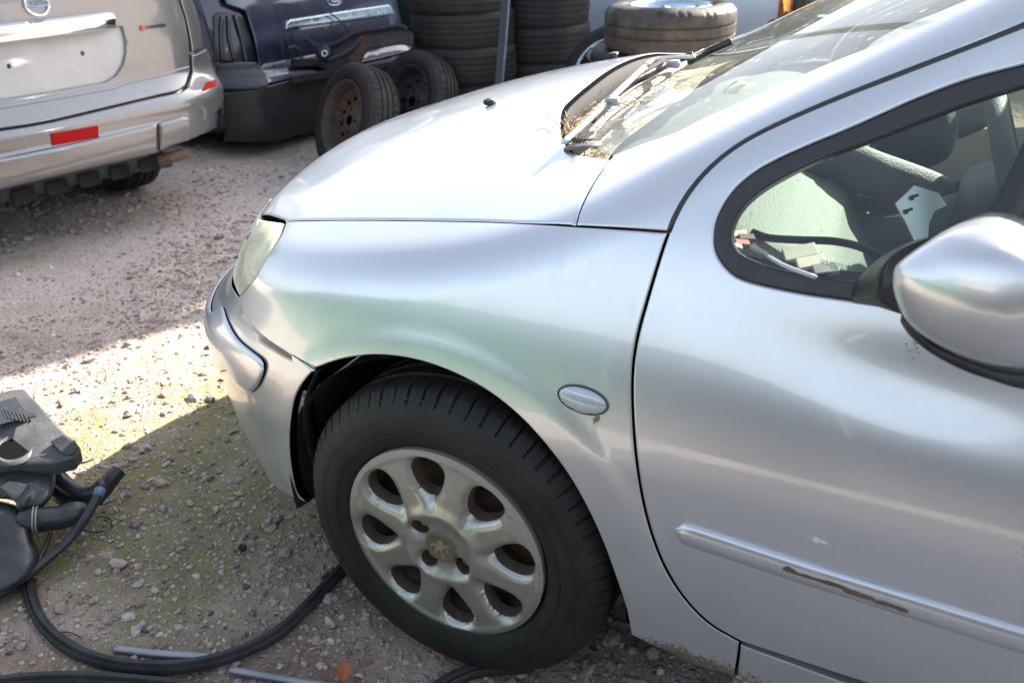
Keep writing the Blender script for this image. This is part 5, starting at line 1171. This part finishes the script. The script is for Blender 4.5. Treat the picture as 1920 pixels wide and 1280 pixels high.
# ------------------------------------------------------------------ tyres
def tyre_mesh(Ro, Ri, wd, m, n=64, seg=192, depth=.006, grooves=3):
    pr = tyre_prof(Ro, Ri, wd, grooves); v, f = rev_vf(pr, seg, (0, 0, 0), (0, 0, -1), (1, 0, 0), tread_mod(pr, Ro, n, depth, wd)); me = bpy.data.meshes.new('tyre'); me.from_pydata([tuple(x) for x in v], [], f); me.polygons.foreach_set('use_smooth', [True]*len(me.polygons)); me.update(); me.set_sharp_from_angle(angle=R_(38)); me.materials.append(m); return me
TM = {'a': tyre_mesh(.315, .195, .215, RUBD, 60, grooves=4, depth=.002), 'b': tyre_mesh(.31, .195, .225, RUBB, 80, grooves=4, depth=.002), 'c': tyre_mesh(.325, .20, .20, RUBT, 44, grooves=2)}
def lay(kind, x, y, ztop, label, group, rz=0., tilt=(0, 0)):
    o = bpy.data.objects.new('tyre', TM[kind]); col.objects.link(o); o.location = (x, y, ztop); o.rotation_euler = (tilt[0], tilt[1], rz); return tag(o, label, 'tyre', group)
def stack(cx, cy, tops, kinds, labels, group, jit=.012):
    for k, (zt, kd, lb) in enumerate(zip(tops, kinds, labels)): lay(kd, cx+rng.normal(0, jit), cy+rng.normal(0, jit), zt, lb, group, rng.uniform(0, 6), (rng.normal(0, .012), rng.normal(0, .012)))
c1 = atd([(872, 100)], [5.12])[0]
zt = lambda px, c, r=.31: (lambda P: P[2])(CP+ray(px)[0]*(((c-CP)@CF-.30)/1.0))
t1 = [zt((870, 20), c1), zt((870, 91), c1), zt((870, 167), c1)]; print('stack1', c1, t1)
stack(c1[0], c1[1], [t1[0]+.19, t1[0], t1[1], t1[2]], 'aaab', ['top tyre of the left stack, cut by the upper edge', 'grooved tyre second in view in the left stack, sunlit on its right shoulder', 'dusty tyre third in view in the left stack behind the bonnet', 'darkest tyre at the bottom of the left stack, half hidden by the bonnet'], 'tyres of the left stack')
c2 = atd([(1012, 100)], [5.35])[0]; t2 = [zt((1010, 48), c2), zt((1010, 122), c2)]; print('stack2', c2, t2)
stack(c2[0], c2[1], [t2[0]+.21, t2[0], t2[1]], 'bbb', ['black tyre at the upper edge in the shaded stack right of the dark post', 'middle black tyre in the shaded stack right of the dark post', 'lowest black tyre in the shaded stack, just above the bonnet edge'], 'tyres of the shaded stack')
c3 = atd([(1254, 70)], [4.22])[0]; z3 = atd([(1254, 14)], [4.05])[0][2]; print('stack3', c3, z3)
big = thing('wheel_on_stack', 'big dusty tyre with alloy rim lying on a stack, half in sunlight, beside the windscreen', 'wheel', (c3[0], c3[1], z3))
o = bpy.data.objects.new('tyre', TM['c']); col.objects.link(o); o.parent = big
pr = [(.205, -.004), (.207, .006), (.198, .004), (.190, -.012), (.180, -.05), (.183, -.12), (.20, -.18)]
V, Fc = rev_vf([(a, b) for a, b in pr], 72, (0, 0, 0), (0, 0, 1), (1, 0, 0)); rim = mk('alloy_rim', V, Fc, CHROMED, None); rim.parent = big
V, Fc = rev_vf([(.0, -.035), (.05, -.033), (.07, -.045), (.075, -.07)], 40, (0, 0, 0), (0, 0, 1), (1, 0, 0)); h_ = mk('rim_hub', V, Fc, CHROMED, None); h_.parent = big
for k in range(7):
    t = 2*math.pi*k/7+.2; d = np.array([math.cos(t), math.sin(t), 0]); V, Fc = sweep_vf([d*.05+[0, 0, -.045], d*.12+[0, 0, -.028], d*.188+[0, 0, -.022]], [(-.022, -.01), (.022, -.01), (.014, .008), (-.014, .008)]); s_ = mk('rim_spoke', V, Fc, CHROMED, None, sharp=40); s_.parent = big
gch = Geo()
for k in range(60):
    t = rng.uniform(0, 6.28); r = rng.uniform(.21, .26); gch.add(*box_vf((r*math.cos(t), r*math.sin(t), .004), (rng.uniform(.004, .02), rng.uniform(.003, .009), .002), np.array([(math.cos(t+1), math.sin(t+1), 0), (-math.sin(t+1), math.cos(t+1), 0), (0, 0, 1)])))
d_ = gch.mk('rubber_crumbs', BLACKP, None, smooth=False); d_.parent = big; d_['kind'] = 'stuff'
stack(c3[0]-.10, c3[1]+.02, [z3-.215, z3-.43, z3-.62], 'bba', ['dark tyre directly under the big dusty wheel beside the bonnet', 'second tyre under the big dusty wheel, hidden behind the bonnet', 'third tyre under the big dusty wheel, hidden behind the bonnet'], 'tyres under the big dusty wheel')
c4 = atd([(1130, 140)], [4.62])[0]
rw = thing('alloy_wheel', 'small dark wheel with bright rim edge peeping out left of the big dusty tyre', 'wheel', (0, 0, 0))
axw = unit(-CF*.7+CR*-.6+[0, 0, .1]); make_tyre('tyre', rw, c4, -axw, .30, .19, .19, RUBB, seg=96, n=24); mk('rim_edge', *rev_vf([(.195, -.002), (.20, -.008), (.19, .01), (.17, .05)], 60, c4, -axw), CHROMED, rw)
for k in range(5):
    t = 2*math.pi*k/5; xx = unit(np.cross((0, 0, 1), axw)); zz = np.cross(axw, xx); d = xx*math.cos(t)+zz*math.sin(t); mk('rim_spoke', *sweep_vf([c4-axw*.03+d*.02, c4-axw*.02+d*.185], [(-.02, -.01), (.02, -.01), (.02, .01), (-.02, .01)], axw), CHROMED, rw)

# rusty steel wheels leaning on each other
def steel_wheel(c, n, label, Ro=.30, wd=.19, rust=RUST, holes=12, group='rusty steel wheels leaning in the yard', rimr=.198):
    n = unit(n); root = thing('rusty_wheel', label, 'wheel', tuple(c), group)
    make_tyre('tyre', root, c, -n, Ro, rimr, wd, RUBD, seg=216, n=54, depth=.006)
    x = unit(np.cross((0, 0, 1), n)); z = np.cross(n, x)
    mk('rim', *rev_vf([(rimr+.006, -.002), (rimr+.002, -.006), (rimr-.005, .004), (rimr-.012, .02), (rimr-.022, .045), (rimr-.025, .11), (rimr, .17)], 96, c, -n), rust, root)
    seg = holes*10; rs = [.028, .05, .07, .085, .098, .106, .115, .124, .132, .142, .158, rimr-.022]; hs = [.050, .050, .052, .062, .078, .082, .083, .082, .08, .076, .08, .065]; V = []
    for i in range(seg):
        t = 2*math.pi*i/seg
        for r, h in zip(rs, hs): V.append(c+x*r*math.cos(t)+z*r*math.sin(t)-n*h)
    Fc = []; m = len(rs)
    for i in range(seg):
        for j in range(m-1):
            rr = (rs[j]+rs[j+1])/2; k = ((i+.5) % 10)-5; 
            if (k*2*math.pi/seg*rr/.0135)**2+((rr-.124)/.0135)**2 < 1: continue
            if j == 1 and ((i+.5) % (seg/4)) < seg*.035: continue
            Fc.append((i*m+j, i*m+j+1, ((i+1) % seg)*m+j+1, ((i+1) % seg)*m+j))
    mk('wheel_disc', V, Fc, rust, root); mk('hole_shade_disc', *rev_vf([(.0, .10), (.17, .10)], 32, c, -n), DARKIN, root)  # flat black disc gives the wheel holes their shade
    adopt(root); return root
n1 = CR*(-.757)+CU*.19-unit(ray((665, 215))[0])*.63
w1c = atd([(640, 222)], [4.66])[0]; print('w1', w1c, n1)
steel_wheel(w1c, n1, 'rusty steel wheel with worn tyre leaning in front, nearest to the bonnet', Ro=.315, rimr=.208)
n2 = CR*(-.66)+CU*.22-unit(ray((770, 180))[0])*.70
w2c = atd([(760, 186)], [4.82])[0]; print('w2', w2c)
steel_wheel(w2c, n2, 'second steel wheel with blocky winter tyre leaning behind the rusty one', Ro=.29, rimr=.19, wd=.165, rust=RUSTB, holes=9)

n2_ = unit(n2); dn = unit(np.array([0, 0, -1.])+n2_*n2_[2]); bt_ = w2c+dn*.29-n2_*.08; hb = max(.02, bt_[2]-.004)
tag(mk('timber_block', *box_vf((bt_[0], bt_[1], hb/2), (.12, .10, hb/2), bev=.004), mat('grey_timber', (.14, .11, .085), .85, var=.3, bump=.4)), 'grey timber block propping the second steel wheel, hidden behind the bonnet', 'block')
# axle subframe resting on the bumper and the wheels
sp = [(190, 490), (200, 468), (235, 470), (330, 512), (400, 545), (480, 560), (600, 515), (740, 430), (900, 380), (1100, 348), (1340, 315), (1430, 350), (1520, 430), (1512, 555), (1350, 540), (1180, 565), (980, 600), (930, 650), (880, 740), (855, 830), (760, 880), (640, 930), (590, 945), (500, 870), (400, 790), (335, 680), (280, 585), (205, 530)]
spx = [(540+a/6.4, b/6.4) for a, b in sp]; dp = [5.12-.25*(a/1500) for a, b in sp]; P = np.array([CP+ray(q)[0]*d for q, d in zip(spx, dp)]); nn = -unit(ray((670, 90))[0])
sub = thing('axle_subframe', 'rust-streaked dark steel axle subframe lying across the blue car bumper above the wheels', 'car part')
v, f = prism_vf(P, nn, .07, .008); mk('pressed_plate', v, f, RUSTB, sub, sharp=40)
top = P[8:14]; 
V, Fc = sweep_vf(crom(P[4:12]+nn*.012, .02), circ(.012, 8)); mk('folded_edge', V, Fc, RUSTB, sub)
V, Fc = sweep_vf(crom(np.array([CP+ray((540+a/6.4, b/6.4))[0]*4.98 for a, b in ((480, 730), (600, 680), (720, 620), (830, 520), (900, 430))]), .02), circ(.013, 8)); mk('folded_rib', V, Fc, RUSTB, sub)
bc = CP+ray((540+440/6.4, 645/6.4))[0]*5.02; mk('bushing_rubber', *rev_vf([(.018, -.02), (.044, -.016), (.046, .03)], 32, bc, -nn), BLACKP, sub)
bs = mk('bushing_ring', *rev_vf([(.009, -.022), (.011, -.026), (.019, -.026), (.021, -.018)], 28, bc, -nn), CHROMED, sub)
h0 = CP+ray((540+730/6.4, 805/6.4))[0]*4.93; mk('plate_hole', *dome(h0, CR, CU, nn, .035, .028, .002, rings=2, seg=24, lift=.004), DARKIN, sub)
mk('mount_eye', *rev_vf([(.010, -.006), (.022, -.008), (.024, .03)], 24, CP+ray((540+212/6.4, 495/6.4))[0]*5.06, -nn), RUSTB, sub)
# dark door-frame strip standing against the tyre stack
pz = atd([(938, -30), (937, 60), (931, 155), (929, 190)], [4.52, 4.5, 4.46, 4.44]); ft = at([(925, 262)], 2, 0)[0]
q = atd([(953, -60), (944, 60), (936, 158)], [4.5, 4.46, 4.42]); d_ = q[2]-q[1]; q = np.vstack([q, q[2]+d_*((0-q[2][2])/d_[2])]); fr = mk('door_frame_strip', *sweep_vf(crom(q, .05), [(-.022, -.008), (.022, -.008), (.022, .008), (-.022, .008)], -CF, caps=True), mat('black_frame', (.010, .009, .014), .45, coat=.5), None)
tag(fr, 'tall black door frame strip standing upright against the left tyre stack', 'car part')
V, Fc = sweep_vf(crom(q+CR*.016-CF*.010, .05), circ(.007, 8), -CF); e_ = mk('frame_edge', V, Fc, mat('frame_edge_paint', (.05, .05, .08), .25, coat=1), fr)

# orange rack post with clamps, upper right
pc = atd([(1478, 20)], [5.2])[0]
rack = thing('orange_rack', 'weathered orange steel rack post behind the windscreen at the upper edge', 'rack', (pc[0], pc[1], 0))
mk('post', *box_vf((pc[0], pc[1], 1.15), (.055, .05, 1.15), bev=.006), ORANGE, rack); mk('base_flange', *box_vf((pc[0]-.02, pc[1]-.02, pc[2]-.07), (.085, .07, .012), bev=.003), ORANGE, rack)
mk('cross_beam', *box_vf((pc[0]+.9, pc[1]+.2, 1.55), (.9, .03, .06), bev=.006), ORANGE, rack); adopt(rack)
k_ = thing('engine_part', 'dark greasy engine part with beige cover beside the orange post', 'car part')
b0 = atd([(1515, 8)], [5.1])[0]; mk('casting', *pad(b0, (.09, .08, .07), r=.6), BLACKP, k_); mk('beige_cover', *box_vf(b0+[.12, .02, .05], (.08, .06, .05), bev=.01), BEIGE, k_); mk('hose', *tube_vf(crom([b0+[-.08, 0, .08], b0+[-.02, -.08, .04], b0+[.06, -.08, -.05]], .02), .014, 8), BLACKP, k_); mk('support_crate', *box_vf((b0[0], b0[1], (b0[2]-.07)/2), (.16, .12, (b0[2]-.07)/2), bev=.01), GREYP, k_)

# ------------------------------------------------------------------ air-filter box with its pipes, lower left
dep = lambda px, z: (z-CP[2])/ray(px)[0][2]
zp = lambda pts: np.array([CP+ray((a, b))[0]*dep((a, b), z) for a, b, z in pts])
air = thing('air_filter_box', 'black plastic air filter box with pipes and hose, on the ground at the left edge', 'car part')
BP = mat('scuffed_black_plastic', (.024, .025, .028), .38, bump=.35, bscale=120, var=.45, rvar=.14, vscale=14, coat=.15)
BPD = mat('dusty_black_plastic', (.075, .075, .078), .42, bump=.3, bscale=140, var=.35, vscale=10, rvar=.12)
lid = zp([(46, 727, .285), (20, 728, .287), (-40, 745, .29), (-120, 770, .29), (-140, 880, .22), (-20, 872, .20), (30, 868, .20), (98, 866, .205), (138, 856, .215), (150, 838, .22), (140, 822, .228), (118, 806, .235)])
lidc = crom(lid, .03, closed=True)
v, f = prism_vf(lid, np.cross(lid[0]-lid[7], lid[3]-lid[7])*np.sign(np.cross(lid[0]-lid[7], lid[3]-lid[7])[2]), .045, .006); mk('lid', v, f, BPD, air, sharp=40)
nl = unit(np.cross(lid[0]-lid[7], lid[3]-lid[7])); nl = nl if nl[2] > 0 else -nl
tabp = zp([(95, 829, .232), (118, 817, .236), (149, 838, .222), (138, 852, .217), (122, 855, .214)]); v, f = prism_vf(tabp+nl*.004, nl, .004, .001); mk('lid_tab', v, f, BP, air, sharp=30)
for k in range(7):
    a_, b_ = zp([(2+k*7, 766+k*1.2, .272), (12+k*7, 786+k*1.2, .264)]); v, f = sweep_vf([a_+nl*.001, b_+nl*.001], [(-.002, -.001), (.002, -.001), (.002, .003), (-.002, .003)], nl); mk('lid_rib', v, f, BP, air, smooth=False)
emb = zp([(-10, 757, .278), (30, 745, .278), (48, 770, .268), (66, 776, .264), (68, 782, .262), (48, 785, .263), (20, 792, .262), (-10, 800, .260)]); v, f = prism_vf(emb+nl*.0035, nl, .003, .001); mk('embossed_panel', v, f, BP, air, sharp=30)
o1 = zp([(26, 842, .222)])[0]; exx = unit(np.cross(nl, (0, 1, 0))); eyy = np.cross(nl, exx)
mk('intake_mouth', *rev_vf([(.030, .03), (.034, -.002), (.041, -.006), (.048, .004)], 40, o1, -nl), BPD, air); mk('bore_shade', *rev_vf([(.0, .0022), (.036, .0022)], 30, o1+nl*.004, -nl), DARKIN, air)  # flat black disc stands in for the shade down the intake
def lump(pts, th, m, name): 
    P = zp(pts); L = smooth_loop(P, 56); c = L.mean(0); V = []
    for s_, h in [(.86, -th), (.97, -th*.6), (1., 0), (.97, th*.45), (.88, th*.75), (.7, th*.93), (.4, th)]: V.append(c+(L-c)*s_-unit(ray((60, 950))[0])*h)
    V = np.array(V); r_, m_2 = V.shape[:2]; VV = np.vstack([V.reshape(-1, 3), c-unit(ray((60, 950))[0])*th*1.01]); F2 = [(i*m_2+j, i*m_2+(j+1) % m_2, (i+1)*m_2+(j+1) % m_2, (i+1)*m_2+j) for i in range(r_-1) for j in range(m_2)]+[((r_-1)*m_2+j, (r_-1)*m_2+(j+1) % m_2, r_*m_2) for j in range(m_2)]+[tuple(range(m_2))[::-1]]
    return mk(name, VV, F2, m, air)
lump([(-120, 850, .18), (0, 858, .16), (60, 866, .16), (95, 872, .16), (104, 890, .15), (101, 920, .14), (82, 948, .13), (40, 950, .13), (10, 935, .13), (-120, 935, .14)], .035, BP, 'filter_housing')
lump([(-120, 925, .10), (-20, 935, .11), (28, 945, .11), (52, 962, .10), (62, 985, .09), (60, 1005, .08), (74, 1035, .06), (66, 1068, .05), (40, 1092, .04), (0, 1112, .04), (-120, 1140, .04)], .06, BP, 'resonator')
lump([(30, 945, .14), (70, 880, .15), (96, 885, .14), (98, 915, .13), (70, 945, .12), (48, 958, .12)], .045, BP, 'housing_bulge')
P = crom(zp([(48, 972, .11), (70, 974, .11), (110, 970, .10), (145, 962, .095), (163, 975, .07)]), .008); V, Fc = tube_vf(P, .0285, 24, scale=np.r_[np.ones(len(P)-4), .97, .9, .75, .4]); mk('elbow_pipe', V, Fc, BP, air)
for px in (66, 72): 
    q = zp([(px-2, 974, .11), (px+1, 974, .11)]); d = unit(zp([(110, 970, .10)])[0]-zp([(60, 974, .11)])[0]); V, Fc = rev_vf([(.0285, -.002), (.0325, -.002), (.0325, .002), (.0285, .002)], 40, q[0], d); mk('pipe_clamp', V, Fc, mat('worn_clamp', (.30, .27, .24), .5, .3), air)
mk('bracket_pipe', *tube_vf(crom(zp([(98, 880, .13), (120, 905, .10), (150, 925, .08), (178, 922, .08), (195, 905, .09)]), .01), .020, 16), BP, air)
P = crom(zp([(178, 935, .05), (192, 918, .07), (210, 895, .09), (224, 880, .10)]), .01); mk('clip_arm', *sweep_vf(P, [(-.018, -.014), (.018, -.014), (.020, .010), (.008, .016), (-.018, .012)], scale=np.linspace(1.1, .85, len(P))), BP, air, sharp=50)
mk('low_duct', *tube_vf(crom(zp([(100, 912, .08), (130, 935, .06), (165, 945, .05)]), .01), .024, 16), BP, air)
P = crom(zp([(-60, 1145, .03), (0, 1112, .04), (50, 1078, .05), (98, 1040, .06), (138, 1002, .08), (162, 968, .11), (178, 940, .13), (187, 922, .145)]), .01); ho = mk('rubber_hose', *tube_vf(P, .0105, 16), BP, air); mk('hose_end', *tube_vf(zp([(184, 930, .14), (189, 916, .148)]), .0125, 14), mat('blue_clip', (.10, .16, .28), .3), ho)
mk('breather_line', *tube_vf(crom(zp([(97, 990, .09), (88, 1020, .06), (72, 1050, .05), (58, 1070, .05)]), .01), .005, 10), BP, air)
V, Fc = tube_vf(crom(zp([(152, 990, .03), (170, 997, .012), (190, 996, .01), (206, 986, .01), (208, 974, .012), (196, 968, .02), (182, 970, .03)]), .005), .0018, 8); mk('thin_cable', V, Fc, BLACKP, air)
mk('white_plug', *box_vf(zp([(82, 946, .10)])[0], (.010, .008, .012), bev=.003), mat('plug_plastic', (.6, .55, .5), .5), air)

# rubber seals, trims and leaves on the ground near the wheel
sealp = [(-.013, -.008), (.013, -.008), (.014, .002), (.010, .008), (.005, .005), (.002, .012), (-.006, .013), (-.011, .006)]
def on_ground(px, z=.014, st=.012):
    P = crom(at(px, 2, z), st); P[:, 2] = gh(P[:, 0], P[:, 1])*.6+z; return P
s1 = mk('rubber_seal', *sweep_vf(on_ground([(52, 1085), (63, 1135), (88, 1180), (135, 1217), (190, 1237), (262, 1246), (345, 1243), (430, 1224), (512, 1187), (572, 1138), (618, 1090), (655, 1052), (700, 1010)], .016), sealp), STRIP, None, sharp=50); tag(s1, 'long black rubber door seal curving from the air filter box to the front wheel', 'rubber seal')
s2 = mk('rubber_seal', *sweep_vf(on_ground([(-60, 1300), (0, 1283), (60, 1275), (160, 1270), (290, 1276), (420, 1292), (520, 1310)], .014), sealp), STRIP, None, sharp=50); tag(s2, 'black rubber seal lying along the bottom edge of the picture', 'rubber seal')
s3 = mk('rubber_seal', *sweep_vf(on_ground([(800, 1300), (850, 1268), (895, 1250), (950, 1243), (1000, 1238)], .016), sealp, scale=np.full(len(on_ground([(800, 1300), (850, 1268), (895, 1250), (950, 1243), (1000, 1238)], .016)), 1.15)), STRIP, None, sharp=50); tag(s3, 'short black rubber seal running in under the front tyre', 'rubber seal')
t1_ = mk('metal_trim', *sweep_vf(on_ground([(215, 1215), (300, 1222), (395, 1226)], .010), [(-.009, -.003), (.009, -.003), (.006, .004), (-.006, .004)]), ALU, None); tag(t1_, 'grey flat trim strip lying under the loop of the long seal', 'trim strip')
t2_ = mk('metal_trim', *sweep_vf(on_ground([(430, 1249), (540, 1268), (650, 1286), (760, 1305)], .012), [(-.009, -.003), (.009, -.003), (.006, .004), (-.006, .004)]), ALU, None); tag(t2_, 'grey trim strip running out of the bottom edge beside the orange leaf', 'trim strip')
LEAF = mat('orange_leaf', (.42, .13, .045), .7, var=.25, vscale=60)
def leaf(px, s_, rot, label, m=LEAF):
    c = at([px], 2, .022)[0]; o_ = [(0, -1), (.16, -.7), (.45, -.72), (.34, -.4), (.72, -.3), (.5, -.02), (.75, .3), (.42, .38), (.36, .75), (.12, .68), (0, 1.05), (-.14, .7), (-.4, .72), (-.42, .36), (-.72, .28), (-.48, -.02), (-.7, -.34), (-.36, -.42), (-.42, -.74), (-.14, -.68)]
    ca, sa = math.cos(rot), math.sin(rot); V = [c+np.array([(a*ca-b*sa)*s_, (a*sa+b*ca)*s_, .5*s_*abs(a)+.25*s_*b*b])for a, b in o_]; n = len(V); V.append(c); mid = [c+np.array([-b*sa*s_, b*ca*s_, .25*s_*b*b]) for b in (-.5, .5)]
    V2 = V+[v+np.array([0, 0, -.0006]) for v in V]; F2 = [(i, (i+1) % n, n) for i in range(n)]+[((i+1) % n+n+1, i+n+1, 2*n+1) for i in range(n)]
    return tag(mk('leaf', V2, F2, m, None, smooth=False), label, 'leaf')
leaf((645, 1262), .026, .6, 'orange dead leaf on the gravel at the bottom edge, by the grey trim strip')
leaf((822, 1228), .010, 2.0, 'tiny orange leaf scrap on the ground left of the short seal')
leaf((1112, 1215), .012, 1.2, 'reddish leaf in the shade right of the front tyre', mat('red_leaf', (.16, .045, .03), .7))
for px, l_, r_, lb in (((686, 1115), .035, .9, 'thin dark twig on the dirt left of the front tyre'), ((130, 1190), .03, .2, 'brown twig inside the loop of the long seal')):
    c = at([px], 2, .014)[0]; tag(mk('twig', *tube_vf([c-[l_*math.cos(r_), l_*math.sin(r_), 0], c+[0, .004, .005], c+[l_*math.cos(r_), l_*math.sin(r_), 0]], .0016, 6), mat('twig', (.09, .06, .04), .8)), lb, 'twig')
for px, s_, lb in (((504, 260), .026, 'black plastic lump on the gravel in front of the blue car'), ((532, 257), .015, 'flat black chip right of the black plastic lump'), ((432, 258), .012, 'small black chip on the gravel by the silver off-roader'), ((397, 652), .010, 'small black chip in the sunlight by the bumper'), ((455, 1026), .009, 'small black pebble-like chip in the moss')):
    c = at([px], 2, s_*.5)[0]; V, Fc = pad(c, (s_, s_*.7, s_*.8), r=.5); V = V+rng.normal(0, s_*.06, V.shape); tag(mk('plastic_chip', V, Fc, BLACKP, None, smooth=False), lb, 'plastic chip')

# ------------------------------------------------------------------ unseen roof, added to shade the rear of the yard
H = 6.0; a_, b_ = SUNV.x/SUNV.z*H, SUNV.y/SUNV.z*H
def edge(y): return -1.74+.27*(y-.26)
TIN = mat('shade_sheet', (.20, .21, .20), .6, .3, var=.2)
yard = thing('shade_roof', 'open tin roof on posts over the rear of the yard, unseen and added to cast its shade', 'roof')
y0, y1 = -1.2, 7.; P = []
xs0 = []
for i, y in enumerate(np.arange(y0, y1, .6)):
    e0_, e1_ = edge(y)+a_, edge(y+.6)+a_
    q = np.array([(e0_, y+b_, H), (e1_, y+.6+b_+.04, H+.02), (-5.8+a_, y+.6+b_+.04, H+.02), (-5.8+a_, y+b_, H)]); v, f = prism_vf(q, (0, 0, 1), .02); mk('shade_sheet', v, f, TIN, yard, smooth=False)
for p in ((-5.6+a_, b_-1), (-5.6+a_, b_+6.5), (edge(6.5)+a_-.3, 6.5+b_), (edge(-1)+a_-.2, b_-1)): mk('shade_post', *box_vf((p[0], p[1], H/2), (.05, .05, H/2)), STEEL, yard, smooth=False)

# ------------------------------------------------------------------ unseen things added only for their reflections
TEAL = paint('teal_paint', (.06, .42, .30), metal=.1, dust=.1)
simple_car((-6.6, -4.6), 3, 4.3, TEAL, 'sea-green car added out of view for its green reflection in the silver paint')  # unseen car, added to tint the silver paint green
gf = thing('reflection_fence', 'low fence of mint and grey sheets facing the silver car, unseen, added for its reflection in the paint', 'fence', (-3, -2.45, 0))  # unseen fence, added to put a green and grey band into the paint
MINT = mat('mint_sheet', (.12, .46, .31), .6, var=.12); GREYS = mat('grey_sheet', (.10, .095, .095), .6, var=.2)
for i in range(16):
    x = -8.4+i*.82; mk('reflection_panel', *box_vf((x+.41, -2.45+rng.normal(0, .004), .44+rng.normal(0, .003)), (.405, .012, .43), bev=.003), MINT if x < -1.0 else GREYS, gf)
adopt(gf)
simple_car((.7, -3.6), -3, 4.3, paint('grey_car_paint', (.12, .12, .125), metal=.3, dust=.1), 'grey car added out of view for its dark reflection in the silver paint')  # unseen car, added to darken what the door reflects

reflection_shed = thing('reflection_shed', 'long dark corrugated shed behind the yard, unseen, added to darken reflections', 'reflection_shed', (0, 9.5, 0))  # unseen wall and roof, added to darken the windscreen's reflections
SHEDM = mat('dark_shed_sheet', (.07, .075, .07), .6, .2, var=.3)
for i in range(26):
    x = -16+i*1.2; mk('reflection_sheet', *box_vf((x+.6, 9.5+.03*(i % 2), 1.4+rng.normal(0, .05)), (.59, .03, 1.4)), SHEDM, reflection_shed, smooth=False)
mk('roof', *box_vf((-.5, 11, 2.95), (16, 1.8, .06)), SHEDM, reflection_shed, smooth=False)
adopt(reflection_shed)
